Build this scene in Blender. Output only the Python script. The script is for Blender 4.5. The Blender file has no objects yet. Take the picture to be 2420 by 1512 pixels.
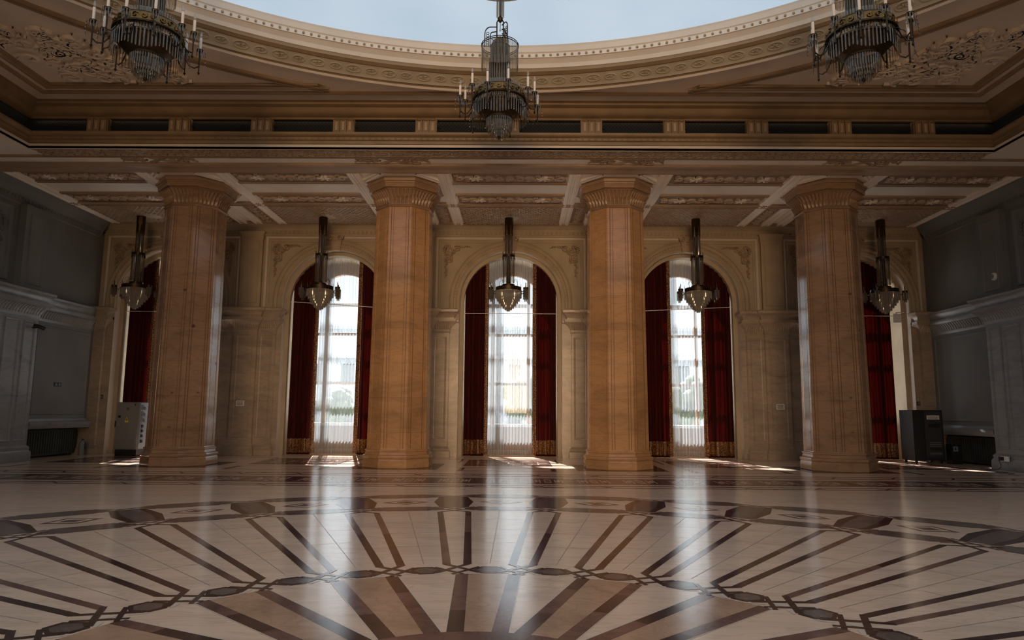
import bpy, math, random
from mathutils import Vector, Matrix
PI = math.pi
rnd = random.Random(7)
scene = bpy.context.scene
COL = scene.collection
sin, cos, rad = math.sin, math.cos, math.radians

# ------------------------------------------------------------------ materials
def nmat(name):
    m = bpy.data.materials.new(name); m.use_nodes = True
    nt = m.node_tree; b = nt.nodes['Principled BSDF']
    return m, nt, b
def N(nt, t, **kw):
    n = nt.nodes.new(t)
    for k, v in kw.items():
        if k in n.inputs: n.inputs[k].default_value = v
        else: setattr(n, k, v)
    return n
def L(nt, a, b): nt.links.new(a, b)
def coords(nt, scale=(1, 1, 1), rot=(0, 0, 0)):
    tc = N(nt, 'ShaderNodeTexCoord'); mp = N(nt, 'ShaderNodeMapping')
    mp.inputs['Scale'].default_value = scale; mp.inputs['Rotation'].default_value = rot
    L(nt, tc.outputs['Object'], mp.inputs['Vector']); return mp.outputs['Vector']
def ramp(nt, fac, stops, interp='LINEAR'):
    r = N(nt, 'ShaderNodeValToRGB'); r.color_ramp.interpolation = interp
    e = r.color_ramp.elements
    while len(e) < len(stops): e.new(0.5)
    for el, (p, c) in zip(e, stops): el.position = p; el.color = (*c, 1)
    L(nt, fac, r.inputs['Fac']); return r.outputs['Color']
def simple(name, c, rough=0.5, metal=0.0, var=0.0, scale=4.0, bump=0.0, bscale=30.0):
    m, nt, b = nmat(name)
    b.inputs['Base Color'].default_value = (*c, 1); b.inputs['Roughness'].default_value = rough; b.inputs['Metallic'].default_value = metal
    v = coords(nt)
    if var:
        n = N(nt, 'ShaderNodeTexNoise', Scale=scale, Detail=5.0); L(nt, v, n.inputs['Vector'])
        L(nt, ramp(nt, n.outputs['Fac'], [(0.3, tuple(x*(1-var) for x in c)), (0.7, tuple(min(1, x*(1+var)) for x in c))]), b.inputs['Base Color'])
    if bump:
        n = N(nt, 'ShaderNodeTexNoise', Scale=bscale, Detail=3.0); L(nt, v, n.inputs['Vector'])
        bp = N(nt, 'ShaderNodeBump', Strength=bump, Distance=0.01); L(nt, n.outputs['Fac'], bp.inputs['Height']); L(nt, bp.outputs['Normal'], b.inputs['Normal'])
    return m
VEIN = 0.32
def marble(name, base, vein, rough=0.25, rot=(0.5, 0.6, 0.4), scale=1.2, joint=0.0, var=0.12, stain=0.0, stretch=(1, 1, 3), spec=0.5):
    m, nt, b = nmat(name); b.inputs['Roughness'].default_value = rough
    v = coords(nt, stretch, rot)
    n1 = N(nt, 'ShaderNodeTexNoise', Scale=scale, Detail=5.0, Roughness=0.5, Distortion=1.0); L(nt, v, n1.inputs['Vector'])
    col = ramp(nt, n1.outputs['Fac'], [(0.28, tuple(x*(1-2*var) for x in base)), (0.45, base), (0.62, tuple(min(1, x*(1+var)) for x in base)), (0.8, base)])
    n2 = N(nt, 'ShaderNodeTexNoise', Scale=scale*2.2, Detail=4.0, Roughness=0.5, Distortion=1.2); L(nt, v, n2.inputs['Vector'])
    ab = N(nt, 'ShaderNodeMath', operation='SUBTRACT'); L(nt, n2.outputs['Fac'], ab.inputs[0]); ab.inputs[1].default_value = 0.5
    a2 = N(nt, 'ShaderNodeMath', operation='ABSOLUTE'); L(nt, ab.outputs[0], a2.inputs[0])
    vm = ramp(nt, a2.outputs[0], [(0.0, (VEIN,)*3), (0.05, (0.0,)*3)])
    mx = N(nt, 'ShaderNodeMix', data_type='RGBA'); L(nt, vm, mx.inputs['Factor']); L(nt, col, mx.inputs['A']); mx.inputs['B'].default_value = (*vein, 1)
    out = mx.outputs['Result']
    if joint:
        # horizontal bed joints of the stacked blocks, each block a little different
        tc = N(nt, 'ShaderNodeTexCoord'); sp = N(nt, 'ShaderNodeSeparateXYZ'); L(nt, tc.outputs['Object'], sp.inputs[0])
        dv = N(nt, 'ShaderNodeMath', operation='DIVIDE'); L(nt, sp.outputs['Z'], dv.inputs[0]); dv.inputs[1].default_value = joint
        fr = N(nt, 'ShaderNodeMath', operation='FRACT'); L(nt, dv.outputs[0], fr.inputs[0])
        jm = ramp(nt, fr.outputs[0], [(0.0, (0.55,)*3), (0.012, (0.0,)*3)], 'LINEAR')
        fl = N(nt, 'ShaderNodeMath', operation='FLOOR'); L(nt, dv.outputs[0], fl.inputs[0])
        wn = N(nt, 'ShaderNodeTexWhiteNoise', noise_dimensions='1D'); L(nt, fl.outputs[0], wn.inputs['W'])
        hv = N(nt, 'ShaderNodeHueSaturation'); L(nt, out, hv.inputs['Color'])
        mr = N(nt, 'ShaderNodeMapRange'); L(nt, wn.outputs['Value'], mr.inputs['Value']); mr.inputs['To Min'].default_value = 0.93; mr.inputs['To Max'].default_value = 1.06
        L(nt, mr.outputs[0], hv.inputs['Value'])
        m2 = N(nt, 'ShaderNodeMix', data_type='RGBA'); L(nt, jm, m2.inputs['Factor']); L(nt, hv.outputs['Color'], m2.inputs['A']); m2.inputs['B'].default_value = (*[x*0.35 for x in vein], 1)
        out = m2.outputs['Result']
        if stain:
            vs = N(nt, 'ShaderNodeTexVoronoi', Scale=2.3); L(nt, tc.outputs['Object'], vs.inputs['Vector'])
            s1 = ramp(nt, vs.outputs['Distance'], [(0.07, (1,)*3), (0.15, (0,)*3)])
            s2 = ramp(nt, fr.outputs[0], [(0.0, (1,)*3), (0.10, (1,)*3), (0.14, (0,)*3), (0.9, (0,)*3), (0.94, (1,)*3)])
            mm = N(nt, 'ShaderNodeMath', operation='MULTIPLY'); L(nt, s1, mm.inputs[0]); L(nt, s2, mm.inputs[1])
            ml = N(nt, 'ShaderNodeMath', operation='MULTIPLY'); L(nt, mm.outputs[0], ml.inputs[0]); ml.inputs[1].default_value = stain
            m3 = N(nt, 'ShaderNodeMix', data_type='RGBA'); L(nt, ml.outputs[0], m3.inputs['Factor']); L(nt, out, m3.inputs['A']); m3.inputs['B'].default_value = (0.12, 0.03, 0.02, 1)
            out = m3.outputs['Result']
    b.inputs['Specular IOR Level'].default_value = spec
    L(nt, out, b.inputs['Base Color'])
    n3 = N(nt, 'ShaderNodeTexNoise', Scale=6.0, Detail=3.0); L(nt, coords(nt), n3.inputs['Vector'])
    rr = N(nt, 'ShaderNodeMapRange'); L(nt, n3.outputs['Fac'], rr.inputs['Value']); rr.inputs['To Min'].default_value = rough*0.75; rr.inputs['To Max'].default_value = rough*1.3
    L(nt, rr.outputs[0], b.inputs['Roughness'])
    return m

M = {}
M['plaster'] = simple('cream_plaster', (0.42, 0.335, 0.222), 0.7, var=0.10, scale=1.5, bump=0.12)
M['plaster_white'] = simple('white_plaster', (0.88, 0.80, 0.69), 0.75, var=0.06, scale=1.2)
M['plaster_relief'] = simple('relief_plaster', (0.40, 0.29, 0.19), 0.65, var=0.14, scale=3.0)
M['plaster_cream_and_lit'] = simple('pale_cream_and_lit_plaster', (0.62, 0.53, 0.43), 0.7, var=0.06)
M['plaster_hall'] = simple('hall_ceiling_plaster', (0.68, 0.56, 0.43), 0.7, var=0.10, scale=0.9)
M['plaster_gold'] = simple('ochre_moulding_plaster', (0.25, 0.16, 0.08), 0.6, var=0.14, scale=2.5)
M['ground_and_hole_shade'] = simple('brown_ground_and_hole_shade', (0.30, 0.205, 0.13), 0.7, var=0.12)
M['scroll_relief'] = simple('pale_scroll_relief', (0.54, 0.415, 0.30), 0.65, var=0.1)
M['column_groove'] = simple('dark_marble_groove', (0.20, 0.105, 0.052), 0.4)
M['plaster_tan'] = simple('tan_ceiling_plaster', (0.36, 0.245, 0.15), 0.65, var=0.12, scale=2.0)
M['plaster_shaded'] = simple('shaded_side_plaster', (0.19, 0.192, 0.185), 0.8, var=0.10, scale=0.8)  # whitish plaster, coloured dark to stand in for dim light at the sides
M['marble_shaded'] = marble('shaded_side_marble', (0.25, 0.255, 0.255), (0.17, 0.17, 0.17), 0.35, joint=0.95)  # side wall marble, with the same dimness put into its colour
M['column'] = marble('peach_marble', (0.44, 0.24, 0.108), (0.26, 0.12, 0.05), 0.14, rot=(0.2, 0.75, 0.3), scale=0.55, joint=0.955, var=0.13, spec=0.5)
M['column_stained_shaded'] = marble('peach_marble_stained_shaded', (0.32, 0.195, 0.115), (0.18, 0.09, 0.05), 0.14, rot=(0.2, -0.75, 0.3), scale=0.55, joint=0.955, var=0.13, stain=0.95, spec=0.5)  # stain spots are real; base also darkened for weaker light on outer columns
M['capital'] = marble('capital_marble', (0.30, 0.185, 0.105), (0.22, 0.12, 0.065), 0.35, var=0.15)
M['wall_marble'] = marble('wall_marble', (0.385, 0.305, 0.218), (0.25, 0.165, 0.105), 0.30, rot=(0.4, 0.7, 0.2), scale=0.9, joint=0.93, var=0.12)
M['f_cream'] = marble('floor_cream_marble', (0.78, 0.555, 0.41), (0.50, 0.34, 0.24), 0.15, rot=(0, 0, 0.15), scale=0.9, stretch=(0.7, 3, 1), var=0.07)
M['f_brown'] = marble('floor_rose_brown_marble', (0.165, 0.085, 0.068), (0.075, 0.038, 0.03), 0.15, rot=(0, 0, 0.5), scale=2.2, stretch=(1, 1, 1), var=0.22)
M['f_dark'] = marble('floor_dark_brown_marble', (0.058, 0.032, 0.027), (0.13, 0.07, 0.05), 0.15, rot=(0, 0, 0.5), scale=2.6, stretch=(1, 1, 1), var=0.25)
M['f_tan'] = marble('floor_tan_marble', (0.46, 0.28, 0.18), (0.27, 0.155, 0.10), 0.15, rot=(0, 0, 0.9), scale=1.8, stretch=(1, 1, 1), var=0.16)
M['f_grey'] = marble('floor_grey_brown_marble', (0.155, 0.11, 0.092), (0.08, 0.05, 0.037), 0.15, rot=(0, 0, 0.9), scale=2.0, stretch=(1, 1, 1), var=0.16)
M['f_white'] = simple('floor_white_marble', (0.66, 0.57, 0.48), 0.2)
M['f_joint'] = simple('floor_joint', (0.36, 0.27, 0.21), 0.3)
M['bronze'] = simple('dark_bronze', (0.055, 0.034, 0.017), 0.38, 0.85, var=0.3, scale=20)
M['bronze_gold'] = simple('gilded_bronze', (0.20, 0.12, 0.045), 0.35, 0.9, var=0.3, scale=14)
M['iron'] = simple('black_iron_grille', (0.02, 0.02, 0.018), 0.5, 0.4)
M['void'] = simple('dark_recess', (0.008, 0.008, 0.007), 0.9)
M['candle'] = simple('ivory_candle_sleeve', (0.78, 0.66, 0.54), 0.45)
M['wood'] = simple('brown_window_wood', (0.30, 0.15, 0.06), 0.45, var=0.25, scale=8)
M['white_paint'] = simple('white_paint', (0.75, 0.75, 0.74), 0.5)
M['cab'] = simple('grey_painted_steel', (0.20, 0.20, 0.185), 0.45)
M['cab_side'] = simple('blue_grey_steel', (0.26, 0.29, 0.34), 0.4)
M['black'] = simple('black_plastic', (0.012, 0.012, 0.013), 0.4)
M['black_soft'] = simple('charcoal_panel', (0.03, 0.03, 0.032), 0.5)
M['paper'] = simple('white_paper', (0.72, 0.68, 0.62), 0.7)
M['ink'] = simple('dark_ink', (0.05, 0.035, 0.03), 0.7)
M['yellow'] = simple('warning_yellow', (0.70, 0.52, 0.03), 0.5)
M['rad'] = simple('dark_green_radiator', (0.035, 0.04, 0.028), 0.55, var=0.25)
M['ext'] = simple('courtyard_render', (0.68, 0.71, 0.74), 0.8, var=0.05)
M['ext_dark'] = simple('courtyard_window_glass', (0.10, 0.12, 0.13), 0.2)
M['ground'] = simple('courtyard_paving', (0.42, 0.43, 0.42), 0.85, var=0.1)
M['leaf'] = simple('courtyard_foliage', (0.045, 0.075, 0.03), 0.8, var=0.3, scale=6)
M['red_steel'] = simple('red_cylinder', (0.35, 0.02, 0.02), 0.35)

def velvet():
    m, nt, b = nmat('red_velvet'); b.inputs['Roughness'].default_value = 0.85
    n = N(nt, 'ShaderNodeTexNoise', Scale=3.0, Detail=4.0); L(nt, coords(nt, (6, 6, 0.5)), n.inputs['Vector'])
    L(nt, ramp(nt, n.outputs['Fac'], [(0.3, (0.020, 0.002, 0.002)), (0.7, (0.060, 0.005, 0.004))]), b.inputs['Base Color'])
    b.inputs['Sheen Weight'].default_value = 0.08; b.inputs['Sheen Roughness'].default_value = 0.4; b.inputs['Sheen Tint'].default_value = (0.9, 0.25, 0.2, 1)
    b.inputs['Specular IOR Level'].default_value = 0.2
    # thick cloth still lets a little of the sun through
    t = N(nt, 'ShaderNodeBsdfTranslucent'); t.inputs['Color'].default_value = (0.22, 0.004, 0.003, 1)
    mx = N(nt, 'ShaderNodeMixShader', Fac=0.012); L(nt, b.outputs[0], mx.inputs[1]); L(nt, t.outputs[0], mx.inputs[2])
    L(nt, mx.outputs[0], nt.nodes['Material Output'].inputs['Surface']); return m
M['velvet'] = velvet()
def brocade():
    m, nt, b = nmat('gold_brocade'); b.inputs['Roughness'].default_value = 0.45
    v = coords(nt, (1, 1, 1))
    w = N(nt, 'ShaderNodeTexVoronoi', Scale=8.0); L(nt, v, w.inputs['Vector'])
    w2 = N(nt, 'ShaderNodeTexNoise', Scale=24.0, Detail=2.0); L(nt, v, w2.inputs['Vector'])
    m1 = N(nt, 'ShaderNodeMath', operation='MULTIPLY_ADD'); L(nt, w.outputs['Distance'], m1.inputs[0]); m1.inputs[1].default_value = 20.0
    m2 = N(nt, 'ShaderNodeMath', operation='MULTIPLY'); L(nt, w2.outputs['Fac'], m2.inputs[0]); m2.inputs[1].default_value = 13.0
    L(nt, m2.outputs[0], m1.inputs[2])
    mm = N(nt, 'ShaderNodeMath', operation='SINE'); L(nt, m1.outputs[0], mm.inputs[0])
    f = ramp(nt, mm.outputs[0], [(0.15, (0,)*3), (0.55, (1,)*3)])
    mx = N(nt, 'ShaderNodeMix', data_type='RGBA'); L(nt, f, mx.inputs['Factor']); mx.inputs['A'].default_value = (0.045, 0.012, 0.008, 1); mx.inputs['B'].default_value = (0.36, 0.17, 0.045, 1)
    L(nt, mx.outputs['Result'], b.inputs['Base Color']); return m
M['brocade'] = brocade()
def sheer(name, op):
    m, nt, b = nmat(name)
    for n in list(nt.nodes):
        if n.type == 'BSDF_PRINCIPLED': nt.nodes.remove(n)
    d = N(nt, 'ShaderNodeBsdfDiffuse'); d.inputs['Color'].default_value = (0.85, 0.85, 0.83, 1)
    t = N(nt, 'ShaderNodeBsdfTranslucent'); t.inputs['Color'].default_value = (0.16, 0.17, 0.175, 1)
    tr = N(nt, 'ShaderNodeBsdfTransparent')
    a = N(nt, 'ShaderNodeMixShader', Fac=0.6); L(nt, d.outputs[0], a.inputs[1]); L(nt, t.outputs[0], a.inputs[2])
    lw = N(nt, 'ShaderNodeLayerWeight', Blend=0.35)
    mr = N(nt, 'ShaderNodeMapRange'); L(nt, lw.outputs['Facing'], mr.inputs['Value']); mr.inputs['To Min'].default_value = op; mr.inputs['To Max'].default_value = min(0.97, op+0.5)
    c = N(nt, 'ShaderNodeMixShader'); L(nt, mr.outputs[0], c.inputs['Fac']); L(nt, tr.outputs[0], c.inputs[1]); L(nt, a.outputs[0], c.inputs[2])
    L(nt, c.outputs[0], nt.nodes['Material Output'].inputs['Surface']); return m
M['sheer'] = sheer('white_voile', 0.44)
M['sheer_hem'] = sheer('white_voile_hem', 0.72)
def clear(name, col, gloss, rough=0.05, body=0.0):
    m, nt, b = nmat(name)
    for n in list(nt.nodes):
        if n.type == 'BSDF_PRINCIPLED': nt.nodes.remove(n)
    g = N(nt, 'ShaderNodeBsdfGlossy', Roughness=rough); g.inputs['Color'].default_value = (1, 1, 1, 1)
    t = N(nt, 'ShaderNodeBsdfTransparent'); t.inputs['Color'].default_value = (*col, 1)
    a = N(nt, 'ShaderNodeMixShader', Fac=gloss); L(nt, t.outputs[0], a.inputs[1]); L(nt, g.outputs[0], a.inputs[2])
    out = a
    if body:
        d = N(nt, 'ShaderNodeBsdfDiffuse'); d.inputs['Color'].default_value = (0.45, 0.40, 0.33, 1)
        out = N(nt, 'ShaderNodeMixShader', Fac=body); L(nt, a.outputs[0], out.inputs[1]); L(nt, d.outputs[0], out.inputs[2])
    L(nt, out.outputs[0], nt.nodes['Material Output'].inputs['Surface']); return m
M['glass'] = clear('window_glass', (0.95, 0.97, 0.97), 0.06, 0.02)
M['crystal'] = clear('lead_crystal', (0.72, 0.68, 0.62), 0.07, 0.13, 0.10)
M['crystal_white'] = clear('milky_crystal', (0.70, 0.68, 0.63), 0.12, 0.12, 0.42)
M['beads'] = clear('smoky_crystal_beads', (0.60, 0.55, 0.47), 0.06, 0.15, 0.22)
M['bulb'] = clear('clear_bulb_glass', (0.95, 0.9, 0.82), 0.16, 0.05, 0.25)
def lum():
    m, nt, b = nmat('luminous_ceiling_fabric')
    for n in list(nt.nodes):
        if n.type == 'BSDF_PRINCIPLED': nt.nodes.remove(n)
    e = N(nt, 'ShaderNodeEmission', Strength=LUM)
    n = N(nt, 'ShaderNodeTexNoise', Scale=0.35, Detail=2.0); L(nt, coords(nt), n.inputs['Vector'])
    L(nt, ramp(nt, n.outputs['Fac'], [(0.35, (0.50, 0.61, 0.72)), (0.65, (0.58, 0.68, 0.78))]), e.inputs['Color'])
    L(nt, e.outputs[0], nt.nodes['Material Output'].inputs['Surface']); return m
LUM = 0.95
M['lum'] = lum()

# ------------------------------------------------------------------ mesh builder
class MB:
    def __init__(s): s.v, s.f, s.m, s.mats = [], [], [], []
    def mi(s, k):
        if k not in s.mats: s.mats.append(k)
        return s.mats.index(k)
    def face(s, pts, k):
        b = len(s.v); s.v += [tuple(p) for p in pts]; s.f.append(tuple(range(b, b+len(pts)))); s.m.append(s.mi(k))
    def grid(s, rows, k, cu=False, cv=False):
        b = len(s.v); n = len(rows); w = len(rows[0]); i = s.mi(k)
        for r in rows: s.v += [tuple(p) for p in r]
        for a in range(n if cv else n-1):
            a2 = (a+1) % n
            for c in range(w if cu else w-1):
                c2 = (c+1) % w
                s.f.append((b+a*w+c, b+a*w+c2, b+a2*w+c2, b+a2*w+c)); s.m.append(i)
    def box(s, x0, x1, y0, y1, z0, z1, k, mp=None):
        p = [(x, y, z) for z in (z0, z1) for y in (y0, y1) for x in (x0, x1)]
        if mp: p = [mp(*q) for q in p]
        b = len(s.v); s.v += [tuple(q) for q in p]; i = s.mi(k)
        for f in ((0, 2, 3, 1), (4, 5, 7, 6), (0, 1, 5, 4), (2, 6, 7, 3), (0, 4, 6, 2), (1, 3, 7, 5)):
            s.f.append(tuple(b+j for j in f)); s.m.append(i)
    def prism(s, poly, z0, z1, k, cap=True):
        n = len(poly)
        s.grid([[(x, y, z0) for x, y in poly], [(x, y, z1) for x, y in poly]], k, cu=True)
        if cap:
            s.face([(x, y, z0) for x, y in poly][::-1], k); s.face([(x, y, z1) for x, y in poly], k)
    def lathe(s, prof, n, k, c=(0, 0, 0), ph=0.0, cap=True):
        rows = [[(c[0]+r*cos(ph+2*PI*i/n), c[1]+r*sin(ph+2*PI*i/n), c[2]+z) for i in range(n)] for r, z in prof]
        s.grid(rows, k, cu=True)
        if cap:
            if prof[0][0] > 1e-4: s.face(rows[0][::-1], k)
            if prof[-1][0] > 1e-4: s.face(rows[-1], k)
    def tube(s, pts, r, k, n=6, closed=False, cap=True):
        pts = [Vector(p) for p in pts]; N_ = len(pts); rows = []
        up = Vector((0.0123, 0.0456, 1)).normalized()
        for i, p in enumerate(pts):
            a = pts[(i-1) % N_] if (closed or i) else p; b = pts[(i+1) % N_] if (closed or i < N_-1) else p
            t = (b-a).normalized()
            u = up if abs(t.dot(up)) < 0.95 else Vector((1, 0.1, 0))
            e1 = t.cross(u).normalized(); e2 = t.cross(e1)
            rr = r[i] if isinstance(r, (list, tuple)) else r
            rows.append([p+e1*rr*cos(2*PI*j/n)+e2*rr*sin(2*PI*j/n) for j in range(n)])
        s.grid(rows, k, cu=True, cv=closed)
        if cap and not closed: s.face(rows[0], k); s.face(rows[-1][::-1], k)
    def blob(s, c, rx, ry, rz, k, n=8, h=5, mp=None):
        rows = []
        for a in range(h+1):
            t = -PI/2+PI*a/h; ct = max(cos(t), 0.02)
            r = [(c[0]+rx*ct*cos(2*PI*i/n), c[1]+ry*ct*sin(2*PI*i/n), c[2]+rz*sin(t)) for i in range(n)]
            rows.append([mp(*q) for q in r] if mp else r)
        s.grid(rows, k, cu=True)
    def ridge(s, pts, w, h, mp, k):
        n = len(pts); rows = []
        for i, (x, y) in enumerate(pts):
            a = pts[max(i-1, 0)]; b = pts[min(i+1, n-1)]
            tx, ty = b[0]-a[0], b[1]-a[1]; l = math.hypot(tx, ty) or 1; nx, ny = -ty/l, tx/l
            f = i/(n-1); ww = w*(0.45+0.55*sin(PI*min(1, 0.15+f*0.85))); hh = h
            rows.append([mp(x+nx*ww, y+ny*ww, 0), mp(x+nx*ww*0.4, y+ny*ww*0.4, hh), mp(x-nx*ww*0.4, y-ny*ww*0.4, hh), mp(x-nx*ww, y-ny*ww, 0)])
        s.grid(rows, k)
    def build(s, name, parent=None, smooth=True, angle=38, loc=None):
        me = bpy.data.meshes.new(name); me.from_pydata(s.v, [], s.f)
        for k in s.mats: me.materials.append(M[k])
        me.polygons.foreach_set('material_index', s.m)
        if smooth:
            me.polygons.foreach_set('use_smooth', [True]*len(s.f)); me.set_sharp_from_angle(angle=rad(angle))
        me.update()
        o = bpy.data.objects.new(name, me); COL.objects.link(o)
        if parent: o.parent = parent
        if loc: o.location = loc
        return o

def tag(o, label=None, cat=None, group=None, kind=None):
    for k, v in (('label', label), ('category', cat), ('group', group), ('kind', kind)):
        if v: o[k] = v
    return o
def empty(name, loc, label, cat, group=None, rz=0.0):
    o = bpy.data.objects.new(name, None); COL.objects.link(o); o.location = loc; o.rotation_euler = (0, 0, rz); o.empty_display_size = 0.2
    return tag(o, label, cat, group)
def dup(root, loc, label, rz=None):
    def cp(o, par):
        c = o.copy(); COL.objects.link(c); c.parent = par
        for ch in list(o.children): cp(ch, c)
        return c
    r = cp(root, None); r.location = loc; r['label'] = label
    if rz is not None: r.rotation_euler = (0, 0, rz)
    return r
def spiral(cx, cy, r, turns, d, a0, n=16):
    return [(cx+r*(1-0.85*i/n)*cos(a0+d*turns*2*PI*i/n), cy+r*(1-0.85*i/n)*sin(a0+d*turns*2*PI*i/n)) for i in range(n+1)]
def scroll_band(mb, x0, x1, cy, hw, mp, k, pitch=0.34, h=0.035):
    """running acanthus scroll relief along u, centred at v = cy"""
    n = max(2, round((x1-x0)/pitch)); p = (x1-x0)/n
    for i in range(n):
        cx = x0+(i+0.5)*p; d = 1 if i % 2 else -1
        mb.ridge(spiral(cx, cy, min(hw*0.8, p*0.47), 1.35, d, -d*PI*0.75, 13), hw*0.15, h, mp, k)
        for a in (0.3, 1.5, 2.6):
            ax, ay = cx+p*0.42*cos(a*d), cy+hw*0.62*sin(a*d)
            mb.ridge([(ax, ay), (ax+hw*0.22*cos(a*2), ay+hw*0.22*sin(a*2)), (ax+hw*0.42*cos(a*2+0.7*d), ay+hw*0.30*sin(a*2+0.7*d))], hw*0.14, h*0.8, mp, k)
def cluster(mb, mp, k, s=1.0, h=0.05, sx=1, sy=1):
    """rococo corner spray: shells and scrolls trailing along +u and down -v from the corner (0,0)"""
    P = lambda u, v, d: mp(u*sx*s, v*sy*s, d*h)
    def R(pts, w): mb.ridge(pts, w, 1.0, P, k)
    R(spiral(0.26, -0.24, 0.16, 1.5, 1, 2.2, 18), 0.045); R(spiral(0.20, -0.52, 0.15, 1.5, -1, 1.2, 18), 0.045)
    R(spiral(0.50, -0.16, 0.11, 1.3, -1, 2.0, 14), 0.035)
    for a in range(7):
        t = 1.6+a*0.32
        R([(0.25+0.05*cos(t), -0.22+0.05*sin(t)), (0.24+0.17*cos(t), -0.2+0.16*sin(t)), (0.22+0.24*cos(t+0.25), -0.2+0.2*sin(t+0.25))], 0.034)
    for i in range(6):
        u = 0.52+i*0.085; R(spiral(u, -0.08-0.02*(i % 2), 0.055-0.004*i, 1.1, 1 if i % 2 else -1, 0.5, 9), 0.017)
    R([(0.4+i*0.08, -0.10+0.035*sin(i*1.4)) for i in range(9)], 0.018)
    for i in range(6):
        v = -0.62-i*0.10; R(spiral(0.10+0.03*(i % 2), v, 0.06-0.005*i, 1.1, -1 if i % 2 else 1, 0.5, 9), 0.018)
    R([(0.13+0.04*sin(i*1.5), -0.55-i*0.085) for i in range(9)], 0.020)
    for (u, v) in ((0.33, -0.36), (0.12, -0.36), (0.4, -0.28), (0.3, -0.62), (0.12, -0.15)):
        for a in range(5):
            t = a*1.256; R([(u, v), (u+0.05*cos(t), v+0.05*sin(t)), (u+0.075*cos(t+0.3), v+0.075*sin(t+0.3))], 0.018)

# ------------------------------------------------------------------ layout constants (metres; camera at y = 0)
YW = 23.92; ZC = 8.10; XW = 14.5; YC0 = 3.9
BAY = [-12.1, -6.19, 0.0, 6.19, 12.1]
PIER = [-9.145, -3.095, 3.095, 9.145]
COLX = [-9.281, -3.094, 3.094, 9.281]; YCOL = 19.8
HX, HY = 12.1, 16.6; HYB = 2*YC0-HY
ZS = 5.39; RI = 1.66; RO = 1.80; RX = 2.16
def mpB(u, v, d): return (u, YW-d, v)
def mpL(u, v, d): return (-XW+d, u, v)
def mpR(u, v, d): return (XW-d, u, v)
def mpC(u, v, d): return (u, v, ZC-d)

# ------------------------------------------------------------------ camera
cam = bpy.data.cameras.new('camera'); co = bpy.data.objects.new('camera', cam); COL.objects.link(co)
cam.sensor_width = 36; cam.sensor_fit = 'HORIZONTAL'; cam.lens = 1632.6/2420*36
co.matrix_world = Matrix.Translation((0.2722, 0, 1.539)) @ Matrix.Rotation(0.0091, 4, 'Z') @ Matrix.Rotation(PI/2+0.1323, 4, 'X') @ Matrix.Rotation(0.0077, 4, 'Z')
cam.clip_end = 300
scene.camera = co

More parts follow.
